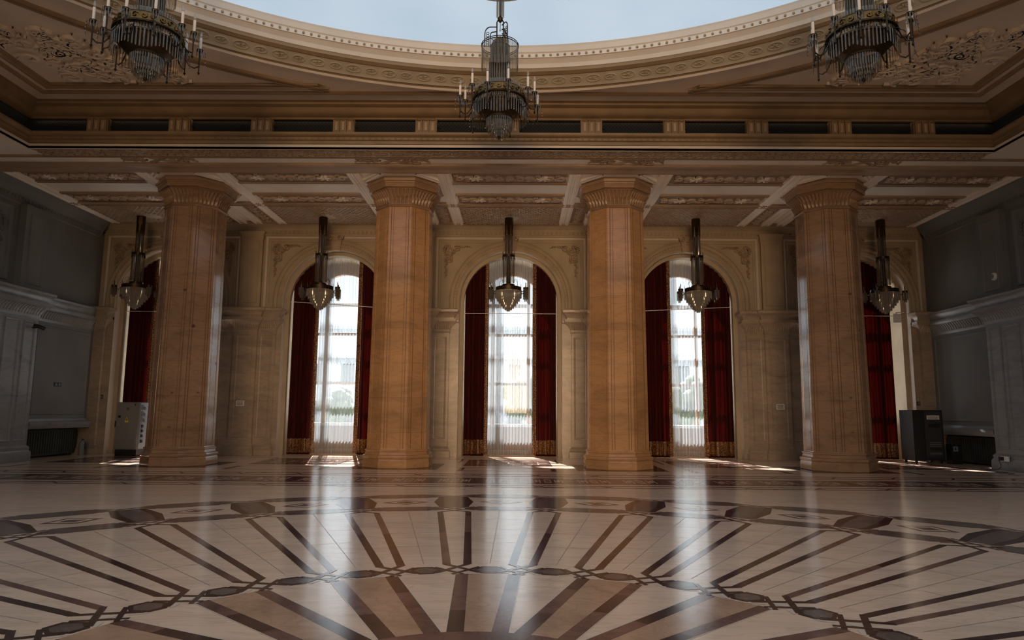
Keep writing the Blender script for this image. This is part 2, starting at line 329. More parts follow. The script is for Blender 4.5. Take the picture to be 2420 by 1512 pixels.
# ------------------------------------------------------------------ floor
def build_floor():
    fl = MB()
    fl.face([(-XW-0.6, -17, 0), (XW+0.6, -17, 0), (XW+0.6, 26.6, 0), (-XW-0.6, 26.6, 0)], 'f_cream')
    lev = [0.0]
    def poly(pts, k, z=0.0012): fl.face([(x, y, z) for x, y in pts], k)
    def P(r, th, off=0.0):      # polar about the medallion centre; off = sideways shift
        return (r*sin(th)+off*cos(th), YC0+r*cos(th)-off*sin(th))
    def line(a, b, w, k, z=0.0018):
        dx, dy = b[0]-a[0], b[1]-a[1]; l = math.hypot(dx, dy) or 1; nx, ny = -dy/l*w/2, dx/l*w/2
        poly([(a[0]+nx, a[1]+ny), (b[0]+nx, b[1]+ny), (b[0]-nx, b[1]-ny), (a[0]-nx, a[1]-ny)], k, z)
    T = 2*PI/32
    for i in range(32):
        th = T*(i+0.5); nx = th+T
        # two bands of every ray, joined at both ends into the chains
        for sgn in (-1, 1):
            kk = 'f_dark' if (i+sgn) % 3 else 'f_brown'
            a = P(3.43, th, sgn*0.148); b = P(7.13, th, sgn*0.262)
            a2 = P(3.40, th, sgn*0.062); b2 = P(7.16, th, sgn*0.172)
            mid = tuple((p+q)/2 for p, q in zip(a, b)); mid2 = tuple((p+q)/2 for p, q in zip(a2, b2))
            poly([a, mid, mid2, a2], kk, 0.0015); poly([mid, b, b2, mid2], 'f_brown' if kk == 'f_dark' else 'f_dark', 0.0015)
            # strands that fold back from the band ends and cross over
            line(P(7.10, th, sgn*0.245), P(7.52, th, -sgn*0.30), 0.055, 'f_dark', 0.00235+0.0002*sgn)
            line(P(3.43, th, sgn*0.135), P(3.03, th, -sgn*0.215), 0.055, 'f_dark', 0.0029+0.0002*sgn)
            line(P(3.27, th, sgn*0.22), P(2.97, th, -sgn*0.05), 0.042, 'f_dark', 0.0034+0.0002*sgn)
        line(P(3.45, th+T/2), P(7.2, th+T/2), 0.008, 'f_joint', 0.001)
        for r_ in (4.4, 5.3, 6.2): line(P(r_+0.2*(i % 3), th+T*0.2), P(r_+0.2*(i % 3), th+T*0.8), 0.006, 'f_joint', 0.001)
        # inner chain: long bars with dark outline
        def hexa(r0, r1, ta, tb, tip, k, z):
            rm = (r0+r1)/2; poly([P(rm, ta), P(r1, ta+tip), P(r1, tb-tip), P(rm, tb), P(r0, tb-tip), P(r0, ta+tip)], k, z)
        hexa(3.00, 3.30, th+T*0.25, nx-T*0.25, T*0.13, 'f_dark', 0.0020); hexa(3.045, 3.255, th+T*0.31, nx-T*0.31, T*0.10, 'f_grey', 0.0024)
        for r_ in (3.13, 3.26, 3.00):
            poly([P(r_, th, -0.075), P(r_+0.04, th), P(r_, th, 0.075), P(r_-0.04, th)], 'f_white', 0.0023)
        for sgn in (-1, 1): poly([P(3.07, th, sgn*0.09), P(3.035, th, sgn*0.10), P(2.965, th, sgn*0.20), P(3.0, th, sgn*0.21)], 'f_white', 0.0023)
        # middle and outer chains
        for (ra, rb) in ((7.28, 7.74), (8.88, 9.40)):
            hexa(ra, rb, th+T*0.10, nx-T*0.10, T*0.17, 'f_brown', 0.0016)
            hexa(ra+0.05, rb-0.05, th+T*0.16, nx-T*0.16, T*0.15, 'f_grey', 0.0019)
            for sgn in (-1, 1):
                line(P((ra+rb)/2+sgn*0.20, th-T*0.22), P((ra+rb)/2-sgn*0.20, th+T*0.22), 0.045, 'f_brown', 0.0024+0.0002*sgn)
        # six-sided tiles on the rays, small diamonds between
        w = 0.30
        poly([P(7.62, th, -w*0.75), P(8.3, th, -w*1.12), P(9.02, th, -w*0.85), P(9.02, th, w*0.85), P(8.3, th, w*1.12), P(7.62, th, w*0.75)], 'f_dark', 0.0017)
        poly([P(7.62, th, -w*0.42), P(8.3, th, -w*0.62), P(9.02, th, -w*0.5), P(9.02, th, w*0.5), P(8.3, th, w*0.62), P(7.62, th, w*0.42)], 'f_grey', 0.0020)
        tm = th+T/2
        poly([P(8.02, tm), P(8.31, tm-T*0.24), P(8.60, tm), P(8.31, tm+T*0.24)], 'f_brown', 0.0014)
        poly([P(8.09, tm), P(8.31, tm-T*0.18), P(8.53, tm), P(8.31, tm+T*0.18)], 'f_cream', 0.0017)
        poly([P(8.17, tm), P(8.31, tm-T*0.11), P(8.45, tm), P(8.31, tm+T*0.11)], 'f_grey', 0.0020)
    # inner star: tan panels between pairs of broad bands
    for i in range(16):
        th = 2*T*i
        poly([P(1.2, th, -0.096), P(2.97, th, -0.19), P(2.97, th, 0.19), P(1.2, th, 0.096)], 'f_tan', 0.0013)
        for sgn in (-1, 1):
            q = [(1.2, 0.096, 0.222), (1.75+0.2*((i*3) % 4)/3, 0, 0), (2.35+0.25*((i*5) % 3)/3, 0, 0), (2.97, 0.19, 0.312)]
            f = lambda r, a, b: a+(b-a)*(r-1.2)/1.77
            for j in range(3):
                r0, r1 = q[j][0], q[j+1][0]
                poly([P(r0, th, sgn*f(r0, .096, .19)), P(r1, th, sgn*f(r1, .096, .19)), P(r1, th, sgn*f(r1, .222, .312)), P(r0, th, sgn*f(r0, .222, .312))], 'f_dark' if (i+j+(sgn > 0)) % 3 == 0 else 'f_brown', 0.0015)
            line(P(1.2, th, sgn*0.224), P(2.97, th, sgn*0.314), 0.008, 'f_white', 0.0021)
    n = 64
    for (r0, r1, k) in ((0.95, 1.22, 'f_brown'), (0.80, 0.95, 'f_cream'), (0.0, 0.80, 'f_tan')):
        for i in range(n):
            a, b = 2*PI*i/n, 2*PI*(i+1)/n
            poly([P(r0, a), P(r1, a), P(r1, b), P(r0, b)] if r0 else [P(0, 0), P(r1, a), P(r1, b)], k, 0.0020)
    # key-fret border across the hall in front of the columns
    def hline(x0, x1, y, w, k, z=0.0016): poly([(x0, y-w/2), (x1, y-w/2), (x1, y+w/2), (x0, y+w/2)], k, z)
    def vline(x, y0, y1, w, k, z=0.0016): poly([(x-w/2, y0), (x+w/2, y0), (x+w/2, y1), (x-w/2, y1)], k, z)
    Y0, Y1 = 15.25, 16.55
    hline(-XW, XW, (Y0+Y1)/2, Y1-Y0, 'f_brown')
    x = -14.3; i = 0
    while x < 14.2:
        if i % 3 == 0: poly([(x-0.12, Y0), (x+0.22, Y0), (x+0.34, Y1), (x, Y1)], 'f_dark', 0.0019)
        x0 = x+0.36
        k = 'f_cream'; m_ = (Y0+Y1)/2
        hline(x0, x0+0.16, m_, 0.10, k, 0.0021); vline(x0, Y0+0.3, Y1-0.3, 0.03, k, 0.0021); vline(x0+0.16, Y0+0.3, Y1-0.3, 0.03, k, 0.0021)
        for yy in (Y0+0.32, m_, Y1-0.32): hline(x0+0.27, x0+0.40, yy, 0.11, k, 0.0021)
        vline(x0+0.27, Y0+0.3, Y1-0.3, 0.025, k, 0.0021); vline(x0+0.40, Y0+0.3, Y1-0.3, 0.025, k, 0.0021); vline(x0+0.08, m_-0.2, m_+0.2, 0.05, k, 0.0023); vline(x0+0.58, m_-0.2, m_+0.2, 0.05, k, 0.0023)
        hline(x0+0.50, x0+0.66, m_, 0.10, k, 0.0021); vline(x0+0.50, Y0+0.3, Y1-0.3, 0.03, k, 0.0021); vline(x0+0.66, Y0+0.3, Y1-0.3, 0.03, k, 0.0021)
        x += 1.04; i += 1
    for yb, s in ((16.95, 1), (17.55, 1), (14.95, -1), (14.55, -1)):
        hline(-XW, XW, yb, 0.055, 'f_brown')
    n = 20; p = 2*XW/n
    for i in range(n):
        xa = -XW+i*p
        for (ya, yb) in ((17.05, 17.45), (14.6, 14.88)):
            pts = [(xa, ya), (xa+p*0.42, ya), (xa+p*0.58, yb), (xa+p, yb)]; pt2 = [(xa, yb), (xa+p*0.42, yb), (xa+p*0.58, ya), (xa+p, ya)]
            for q in (pts, pt2):
                for j in range(3): line(q[j], q[j+1], 0.06, 'f_brown', 0.0018+0.0002*j+(0.0007 if q is pt2 else 0))
    # inlaid panels before every window, thin frame nearer the columns, dark squares under the columns
    for c in BAY:
        poly([(c-1.28, 20.1), (c+1.28, 20.1), (c+1.28, 22.75), (c-1.28, 22.75)], 'f_brown')
        for (a, b, e, f) in ((c-1.0, c+1.0, 20.5, 22.35),):
            hline(a, b, e, 0.12, 'f_grey', 0.0019); hline(a, b, f, 0.12, 'f_grey', 0.0019)
        for j in range(5):
            xx = c-0.9+j*0.45
            vline(xx, 20.8, 22.0, 0.05, 'f_cream', 0.0019); hline(xx, xx+0.28, 20.9+0.45*(j % 3), 0.14, 'f_cream', 0.0019); hline(xx-0.1, xx+0.2, 21.9, 0.10, 'f_cream', 0.0019)
        for q in (((c-1.27, 18.45), (c+1.27, 18.45)), ((c-1.27, 19.45), (c+1.27, 19.45))): line(*q, 0.06, 'f_dark')
        for s in (-1, 1): line((c+s*1.24, 18.45), (c+s*1.24, 19.45), 0.14, 'f_dark')
    for c in PIER: line((c-1.6, 22.9), (c+1.6, 22.9), 0.07, 'f_dark'); line((c-1.6, 21.3), (c-1.6, 22.9), 0.07, 'f_dark'); line((c+1.6, 21.3), (c+1.6, 22.9), 0.07, 'f_dark')
    for c in COLX: poly([(c-1.22, YCOL-1.1), (c+1.22, YCOL-1.1), (c+1.22, YCOL+1.1), (c-1.22, YCOL+1.1)], 'f_dark')
    for y in [9.9+1.15*i for i in range(5)]: pass
    for i in range(-9, 10): vline(i*1.55, 13.4, 14.4, 0.006, 'f_joint', 0.001)
    o = fl.build('floor', smooth=False); tag(o, kind='structure')
build_floor()

# ------------------------------------------------------------------ helpers for mapped mouldings
def mold(mb, mp, u0, u1, prof, k, ends=True):
    mb.grid([[mp(u, v, d) for v, d in prof] for u in (u0, u1)], k)
    if ends:
        for u in (u0, u1): mb.face([mp(u, v, d) for v, d in prof], k)
def wrap(mb, mp, u0, u1, base, prof, k):
    mb.grid([[mp(u0-d, v, 0), mp(u0-d, v, base+d), mp(u1+d, v, base+d), mp(u1+d, v, 0)] for v, d in prof], k)
    v, d = prof[-1]; mb.face([mp(u0-d, v, 0), mp(u0-d, v, base+d), mp(u1+d, v, base+d), mp(u1+d, v, 0)], k)
    v, d = prof[0]; mb.face([mp(u0-d, v, 0), mp(u0-d, v, base+d), mp(u1+d, v, base+d), mp(u1+d, v, 0)], k)
def frame(mb, mp, u0, u1, v0, v1, w, d0, h, k):
    """mitred raised picture-frame moulding"""
    prof = [(0, 0), (0.15, 1), (0.55, 0.8), (0.8, 0.35), (1, 0)]
    rows = [[mp(u0+w*t, v0+w*t, d0+h*q), mp(u1-w*t, v0+w*t, d0+h*q), mp(u1-w*t, v1-w*t, d0+h*q), mp(u0+w*t, v1-w*t, d0+h*q)] for t, q in prof]
    mb.grid(rows, k, cu=True)
def leaves(mb, mp, u0, u1, v0, v1, d0, d1, k, pitch=0.12):
    """row of curling acanthus leaves on a surface that leans out from d0 (bottom) to d1 (top)"""
    n = max(2, round((u1-u0)/pitch)); p = (u1-u0)/n
    for i in range(n):
        c = u0+(i+0.5)*p; rows = []
        for j in range(6):
            t = j/5; wv = p*0.46*(1-0.35*t*t); dd = d0+(d1-d0)*t**1.5
            lift = 0.025+0.05*t*t
            vv = v0+(v1-v0)*(t if t < 0.9 else 0.86)
            rows.append([mp(c-wv, vv, dd), mp(c-wv*0.4, vv, dd+lift*0.7), mp(c, vv, dd+lift), mp(c+wv*0.4, vv, dd+lift*0.7), mp(c+wv, vv, dd)])
        mb.grid(rows, k)

# ------------------------------------------------------------------ back wall
wb = MB()
NA = 40
def arch_pts(c, r, z0=0.0):
    return [(c-r, z0)]+[(c-r*cos(PI*i/NA), ZS+r*sin(PI*i/NA)) for i in range(NA+1)]+[(c+r, z0)]
edges = [-XW-0.3]+PIER+[XW+0.3]
for i, c in enumerate(BAY):
    a, b = edges[i], edges[i+1]
    for lev, (R, yd, k) in enumerate(((RO, 0.0, 'plaster'), (RI, -0.30, 'plaster'))):
        km = 'wall_marble'
        if lev == 0:
            for (u0, u1) in ((a, c-R), (c+R, b)):
                wb.face([mpB(u0, 0, 0), mpB(u1, 0, 0), mpB(u1, 4.7, 0), mpB(u0, 4.7, 0)], km)
                wb.face([mpB(u0, 4.7, 0), mpB(u1, 4.7, 0), mpB(u1, ZS, 0), mpB(u0, ZS, 0)], k)
            ap = arch_pts(c, R)[1:-1]
            ox = [a+(b-a)*(1-cos(PI*j/NA))/2 for j in range(NA+1)]
            wb.grid([[mpB(x, z, 0) for x, z in ap], [mpB(ox[j], ZC+0.1, 0) for j in range(NA+1)]], k)
            wb.face([mpB(a, ZS, 0), mpB(c-R, ZS, 0), mpB(a, ZC+0.1, 0)], k); wb.face([mpB(b, ZS, 0), mpB(c+R, ZS, 0), mpB(b, ZC+0.1, 0)], k)
        # reveal
        A = arch_pts(c, R)
        y1 = -0.30 if lev == 0 else -1.85
        wb.grid([[mpB(x, z, yd) for x, z in A], [mpB(x, z, y1) for x, z in A]], 'plaster_cream_and_lit' if lev == 0 else 'plaster')  # front reveal coloured paler to carry the window light falling on it
    # inner set-back ring of the reveal
    wb.grid([[mpB(x, z, -0.30) for x, z in arch_pts(c, RO)], [mpB(x, z, -0.30) for x, z in arch_pts(c, RI)]], 'plaster')
wall_back = wb.build('wall_back'); tag(wall_back, kind='structure')
def archivolts():
    for c in BAY:
        mb = MB()
        prof = [(RX, 0.0), (RX, 0.05), (RX-0.05, 0.09), (RX-0.09, 0.05), (RX-0.14, 0.04), (RX-0.17, 0.085), (RX-0.22, 0.10), (RX-0.26, 0.07), (RX-0.28, 0.035), (RO+0.03, 0.05), (RO+0.01, 0.055), (RO-0.02, 0.02), (RO-0.02, -0.05)]
        rows = []
        for r, d in prof:
            rows.append([mpB(c-r, 5.02, d)]+[mpB(c-r*cos(PI*i/NA), ZS+r*sin(PI*i/NA), d) for i in range(NA+1)]+[mpB(c+r, 5.02, d)])
        mb.grid(rows, 'plaster')
        for i in range(58):      # twisted rope bead
            t = PI*(i+0.5)/58; r = RX-0.20
            x, z = c-r*cos(t), ZS+r*sin(t)
            mb.blob((x, YW-0.10, z), 0.05, 0.022, 0.05, 'plaster_relief', 6, 4)
        mb.build('arch_moulding', wall_back)
        # keystone console
        kb = MB()
        z0, z1 = ZS+RO-0.05, 7.66
        rows = []
        for j in range(9):
            t = j/8; w = 0.16+0.07*t+(0.05 if t > 0.85 else 0); d = 0.12+0.16*t+0.03*sin(t*PI*2)
            z = z0+(z1-z0)*t
            rows.append([mpB(c-w, z, 0), mpB(c-w, z, d*0.75), mpB(c-w*0.6, z, d), mpB(c, z, d+0.02), mpB(c+w*0.6, z, d), mpB(c+w, z, d*0.75), mpB(c+w, z, 0)])
        kb.grid(rows, 'plaster_relief'); kb.face(rows[-1], 'plaster_relief'); kb.face(rows[0], 'plaster_relief')
        for s in (-1, 1): kb.ridge(spiral(c+s*0.17, z1-0.09, 0.09, 1.3, s, 1.5, 12), 0.025, 0.06, lambda u, v, d: mpB(u, v, 0.27+d), 'plaster_relief')
        for j in range(4): kb.blob(mpB(c, z0+0.1+j*0.09, 0.17+0.03*j), 0.05+0.012*j, 0.03, 0.04, 'plaster_relief', 6, 4)
        kb.build('keystone', wall_back)
archivolts()
def piers():
    base_prof = [(0.0, 0.09), (0.20, 0.085), (0.24, 0.05), (0.30, 0.055), (0.34, 0.015), (0.38, 0.0)]
    cap_prof = [(4.24, 0.0), (4.28, 0.025), (4.33, 0.02), (4.40, 0.04), (4.50, 0.10), (4.58, 0.19), (4.60, 0.22), (4.62, 0.24), (4.71, 0.24), (4.72, 0.17), (4.76, 0.17), (4.84, 0.20), (4.92, 0.27), (4.94, 0.31), (5.02, 0.32), (5.05, 0.28)]
    for pc in PIER+[-XW-0.0, XW+0.0]:
        corner = abs(pc) > 14
        mb = MB()
        blocks = [(pc-0.98, pc+0.98, 0.16), (pc-0.40, pc+0.40, 0.28)] if not corner else ([(pc-0.3, pc+0.36, 0.16)] if pc < 0 else [(pc-0.36, pc+0.3, 0.16)])
        for (u0, u1, pr) in blocks:
            mb.box(u0, u1, 0.0, 4.3, 0.0, pr, 'wall_marble', mpB)
            wrap(mb, mpB, u0, u1, pr, base_prof, 'wall_marble')
            # bottom half of the capital moulding, then the cornice
            wrap(mb, mpB, u0, u1, pr, cap_prof, 'wall_marble')
            leaves(mb, lambda u, v, d: mpB(u, v, pr+d), u0-0.03, u1+0.03, 4.36, 4.61, 0.03, 0.17, 'wall_marble', 0.075)
        if not corner:
            frame(mb, mpB, pc-0.30, pc+0.30, 0.62, 4.10, 0.07, 0.28, 0.022, 'wall_marble')
            for s in (-1, 1):
                a, b = sorted((pc+s*0.48, pc+s*0.90)); frame(mb, mpB, a, b, 0.62, 4.10, 0.06, 0.16, 0.02, 'wall_marble')
            # upper pilaster and its cap
            mb.box(pc-0.37, pc+0.37, 5.02, 7.80, 0.0, 0.13, 'plaster', mpB)
            frame(mb, mpB, pc-0.27, pc+0.27, 5.25, 7.45, 0.05, 0.13, 0.02, 'plaster')
            wrap(mb, mpB, pc-0.37, pc+0.37, 0.13, [(7.52, 0.0), (7.56, 0.03), (7.60, 0.02), (7.72, 0.03), (7.80, 0.09)], 'plaster')
        mb.build('pilaster', wall_back)
piers()
def upper_wall():
    # string course between the piers, frames of the spandrel panels, sprays of relief, top cornice
    mb = MB()
    for i, c in enumerate(BAY):
        for s in (-1, 1):
            a, b = sorted((c+s*RO, c+s*2.3)); 
            mb.grid([[mpB(u, v, d) for v, d in [(4.60, 0.0), (4.62, 0.08), (4.71, 0.08), (4.73, 0.03), (4.84, 0.05), (4.95, 0.10), (5.03, 0.11), (5.05, 0.0)]] for u in (a, b)], 'wall_marble')
            mb.face([mpB(c+s*RO, v, d) for v, d in [(4.60, 0.0), (4.62, 0.08), (4.71, 0.08), (4.73, 0.03), (4.84, 0.05), (4.95, 0.10), (5.03, 0.11), (5.05, 0.0)]], 'wall_marble')
    mb.build('string_course', wall_back)
    lims = [-XW+0.05]+PIER+[XW-0.05]
    for i, c in enumerate(BAY):
        a = lims[i]+(0.46 if i else 0.12); b = lims[i+1]-(0.46 if i < 4 else 0.12)
        fb = MB()
        pr = [(0, 0), (0.0, 0.05), (0.03, 0.055), (0.07, 0.03), (0.08, 0.0)]
        fb.grid([[mpB(a+t, 5.12, d), mpB(a+t, 7.66-t, d), mpB(b-t, 7.66-t, d), mpB(b-t, 5.12, d)] for t, d in [(q[0], q[1]) for q in pr]], 'plaster_cream_and_lit')
        fb.grid([[mpB(a+t+0.1, 5.2, d*0.6), mpB(a+t+0.1, 7.54-t, d*0.6), mpB(b-t-0.1, 7.54-t, d*0.6), mpB(b-t-0.1, 5.2, d*0.6)] for t, d in pr], 'plaster')
        fb.build('panel_frame', wall_back)
        for s in (-1, 1):
            rb = MB(); u = a+0.22 if s > 0 else b-0.22
            cluster(rb, lambda uu, vv, d, u=u: mpB(u+uu, 7.42+vv, d), 'plaster_relief', 1.0, 0.05, s, 1)
            rb.build('spandrel_relief', wall_back)
    cb = MB()
    prof = [(7.66, 0.0), (7.69, 0.03), (7.74, 0.035), (7.75, 0.02), (7.88, 0.05), (7.90, 0.08), (7.93, 0.09), (7.98, 0.17), (8.05, 0.30), (8.06, 0.36), (8.12, 0.36)]
    mold(cb, mpB, -XW, XW, prof, 'plaster')
    n = 190
    for i in range(n):
        u = -XW+2*XW*(i+0.5)/n
        cb.blob(mpB(u, 7.81, 0.05), 0.055, 0.02, 0.055, 'plaster_relief', 6, 4)
    cb.build('cornice', wall_back)
upper_wall()

# ------------------------------------------------------------------ side walls
def side(name, mp, sgn):
    wm = MB(); y0, y1 = -16.1, YW+0.2
    # niche under the window seat: y 20.85-23.78, z 0-0.92
    wm.face([mp(y0, 0, 0), mp(20.85, 0, 0), mp(20.85, ZC+.1, 0), mp(y0, ZC+.1, 0)], 'plaster_shaded')
    wm.face([mp(20.85, 0.92, 0), mp(23.78, 0.92, 0), mp(23.78, ZC+.1, 0), mp(20.85, ZC+.1, 0)], 'plaster_shaded')
    wm.face([mp(23.78, 0, 0), mp(y1, 0, 0), mp(y1, ZC+.1, 0), mp(23.78, ZC+.1, 0)], 'plaster_shaded')
    for q in (([20.85, 0, 0], [20.85, 0, -0.55], [20.85, .92, -0.55], [20.85, .92, 0]), ([23.78, 0, 0], [23.78, 0, -0.55], [23.78, .92, -0.55], [23.78, .92, 0]),
              ([20.85, 0, -.55], [23.78, 0, -.55], [23.78, .92, -.55], [20.85, .92, -.55]), ([20.85, .92, 0], [23.78, .92, 0], [23.78, .92, -.55], [20.85, .92, -.55])):
        wm.face([mp(*p) for p in q], 'marble_shaded')
    w = wm.build(name, smooth=False); tag(w, kind='structure')
    tb = MB()
    cap = [(4.22, 0.0), (4.26, 0.03), (4.33, 0.03), (4.45, 0.09), (4.56, 0.20), (4.60, 0.24), (4.69, 0.24), (4.70, 0.16), (4.78, 0.17), (4.88, 0.24), (4.91, 0.29), (4.98, 0.30), (5.0, 0.0)]
    mold(tb, mp, 20.3, YW-0.15, [(v, d*0.75) for v, d in cap], 'marble_shaded')
    leaves(tb, mp, 20.6, YW-0.3, 4.30, 4.58, 0.02, 0.13, 'marble_shaded', 0.12)
    tb.build('string_course', w)
    cb = MB()
    mold(cb, mp, 16.6, YW-0.3, [(7.52, 0), (7.56, 0.03), (7.62, 0.02), (7.78, 0.06), (7.82, 0.10), (7.90, 0.12), (7.98, 0.20), (8.05, 0.33), (8.12, 0.36)], 'plaster_shaded')
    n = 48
    for i in range(n): cb.blob(mp(16.7+(7.0)*i/n, 7.70, 0.05), 0.03 if False else 0.02, 0.055, 0.055, 'plaster_shaded', 6, 4)
    cb.build('cornice', w)
    pb = MB()
    # lower pilaster (panelled) and the upper one on the string course
    pb.box(18.4, 20.55, 0, 4.3, 0, 0.30, 'marble_shaded', mp)
    wrap(pb, mp, 18.4, 20.55, 0.30, [(0.0, 0.10), (0.26, 0.09), (0.32, 0.05), (0.40, 0.06), (0.46, 0.0)], 'marble_shaded')
    wrap(pb, mp, 18.4, 20.55, 0.30, cap, 'marble_shaded'); leaves(pb, lambda u, v, d: mp(u, v, 0.3+d), 18.4, 20.55, 4.3, 4.58, 0.02, 0.16, 'marble_shaded', 0.12)
    frame(pb, mp, 19.95, 20.42, 0.6, 4.1, 0.06, 0.30, 0.03, 'marble_shaded'); frame(pb, mp, 19.2, 19.80, 0.6, 4.1, 0.06, 0.30, 0.03, 'marble_shaded')
    pb.box(19.75, 20.75, 5.0, 7.55, 0, 0.20, 'plaster_shaded', mp); frame(pb, mp, 19.95, 20.6, 5.2, 7.3, 0.06, 0.20, 0.03, 'plaster_shaded')
    pb.build('pilaster', w)
    fb = MB(); frame(fb, mp, 20.95, 23.6, 1.35, 4.1, 0.06, 0, 0.03, 'plaster_shaded'); frame(fb, mp, 16.4, 19.45, 5.2, 7.4, 0.10, 0, 0.05, 'plaster_shaded'); fb.build('panel_frame', w)
    rb = MB(); cluster(rb, lambda u, v, d: mp(19.2-u, 7.1+v, d), 'plaster_shaded', 1.3, 0.06); rb.build('spandrel_relief', w)
    sb = MB(); mold(sb, mp, 20.75, 23.80, [(0.92, 0), (0.92, 0.16), (0.99, 0.18), (1.03, 0.20), (1.12, 0.20), (1.14, 0.08), (1.22, 0.05), (1.24, 0.0)], 'marble_shaded'); sb.build('window_seat_slab', w)
    return w
wall_left = side('wall_left', mpL, -1); wall_right = side('wall_right', mpR, 1)
mb = MB(); mb.face([(-XW, -16.1, 0), (XW, -16.1, 0), (XW, -16.1, 8.2), (-XW, -16.1, 8.2)], 'plaster'); tag(mb.build('wall_rear', smooth=False), kind='structure')

# ------------------------------------------------------------------ lower ceiling with its coffers
cm = MB()
for (x0, x1, y0, y1) in ((-XW-.3, XW+.3, HY, YW+0.3), (-XW-.3, -HX, -16.1, HY), (HX, XW+.3, -16.1, HY), (-HX, HX, -16.1, HYB)):
    cm.face([(x0, y0, ZC), (x1, y0, ZC), (x1, y1, ZC), (x0, y1, ZC)], 'plaster_white')
ceiling = cm.build('ceiling', smooth=False); tag(ceiling, kind='structure')
def bar_x(mb, y0, y1, d, k, x0=-XW, x1=XW):
    w = y1-y0
    prof = [(y0, 0), (y0, d*0.7), (y0+w*0.12, d), (y0+w*0.25, d), (y0+w*0.30, d*0.75), (y1-w*0.30, d*0.75), (y1-w*0.25, d), (y1-w*0.12, d), (y1, d*0.7), (y1, 0)]
    mb.grid([[mpC(x, v, q) for v, q in prof] for x in (x0, x1)], k)
def bar_y(mb, x0, x1, y0, y1, d, k):
    w = x1-x0
    prof = [(x0, 0), (x0, d*0.6), (x0+w*0.14, d), (x0+w*0.30, d), (x0+w*0.36, d*0.7), (x0+w*0.46, d*0.7), (x0+w*0.5, d), (x0+w*0.56, d*0.7), (x1-w*0.36, d*0.7), (x1-w*0.30, d), (x1-w*0.14, d), (x1, d*0.6), (x1, 0)]
    mb.grid([[mpC(u, y, q) for u, q in prof] for y in (y0, y1)], k)
    for y in (y0, y1): mb.face([mpC(u, y, q) for u, q in prof], k)
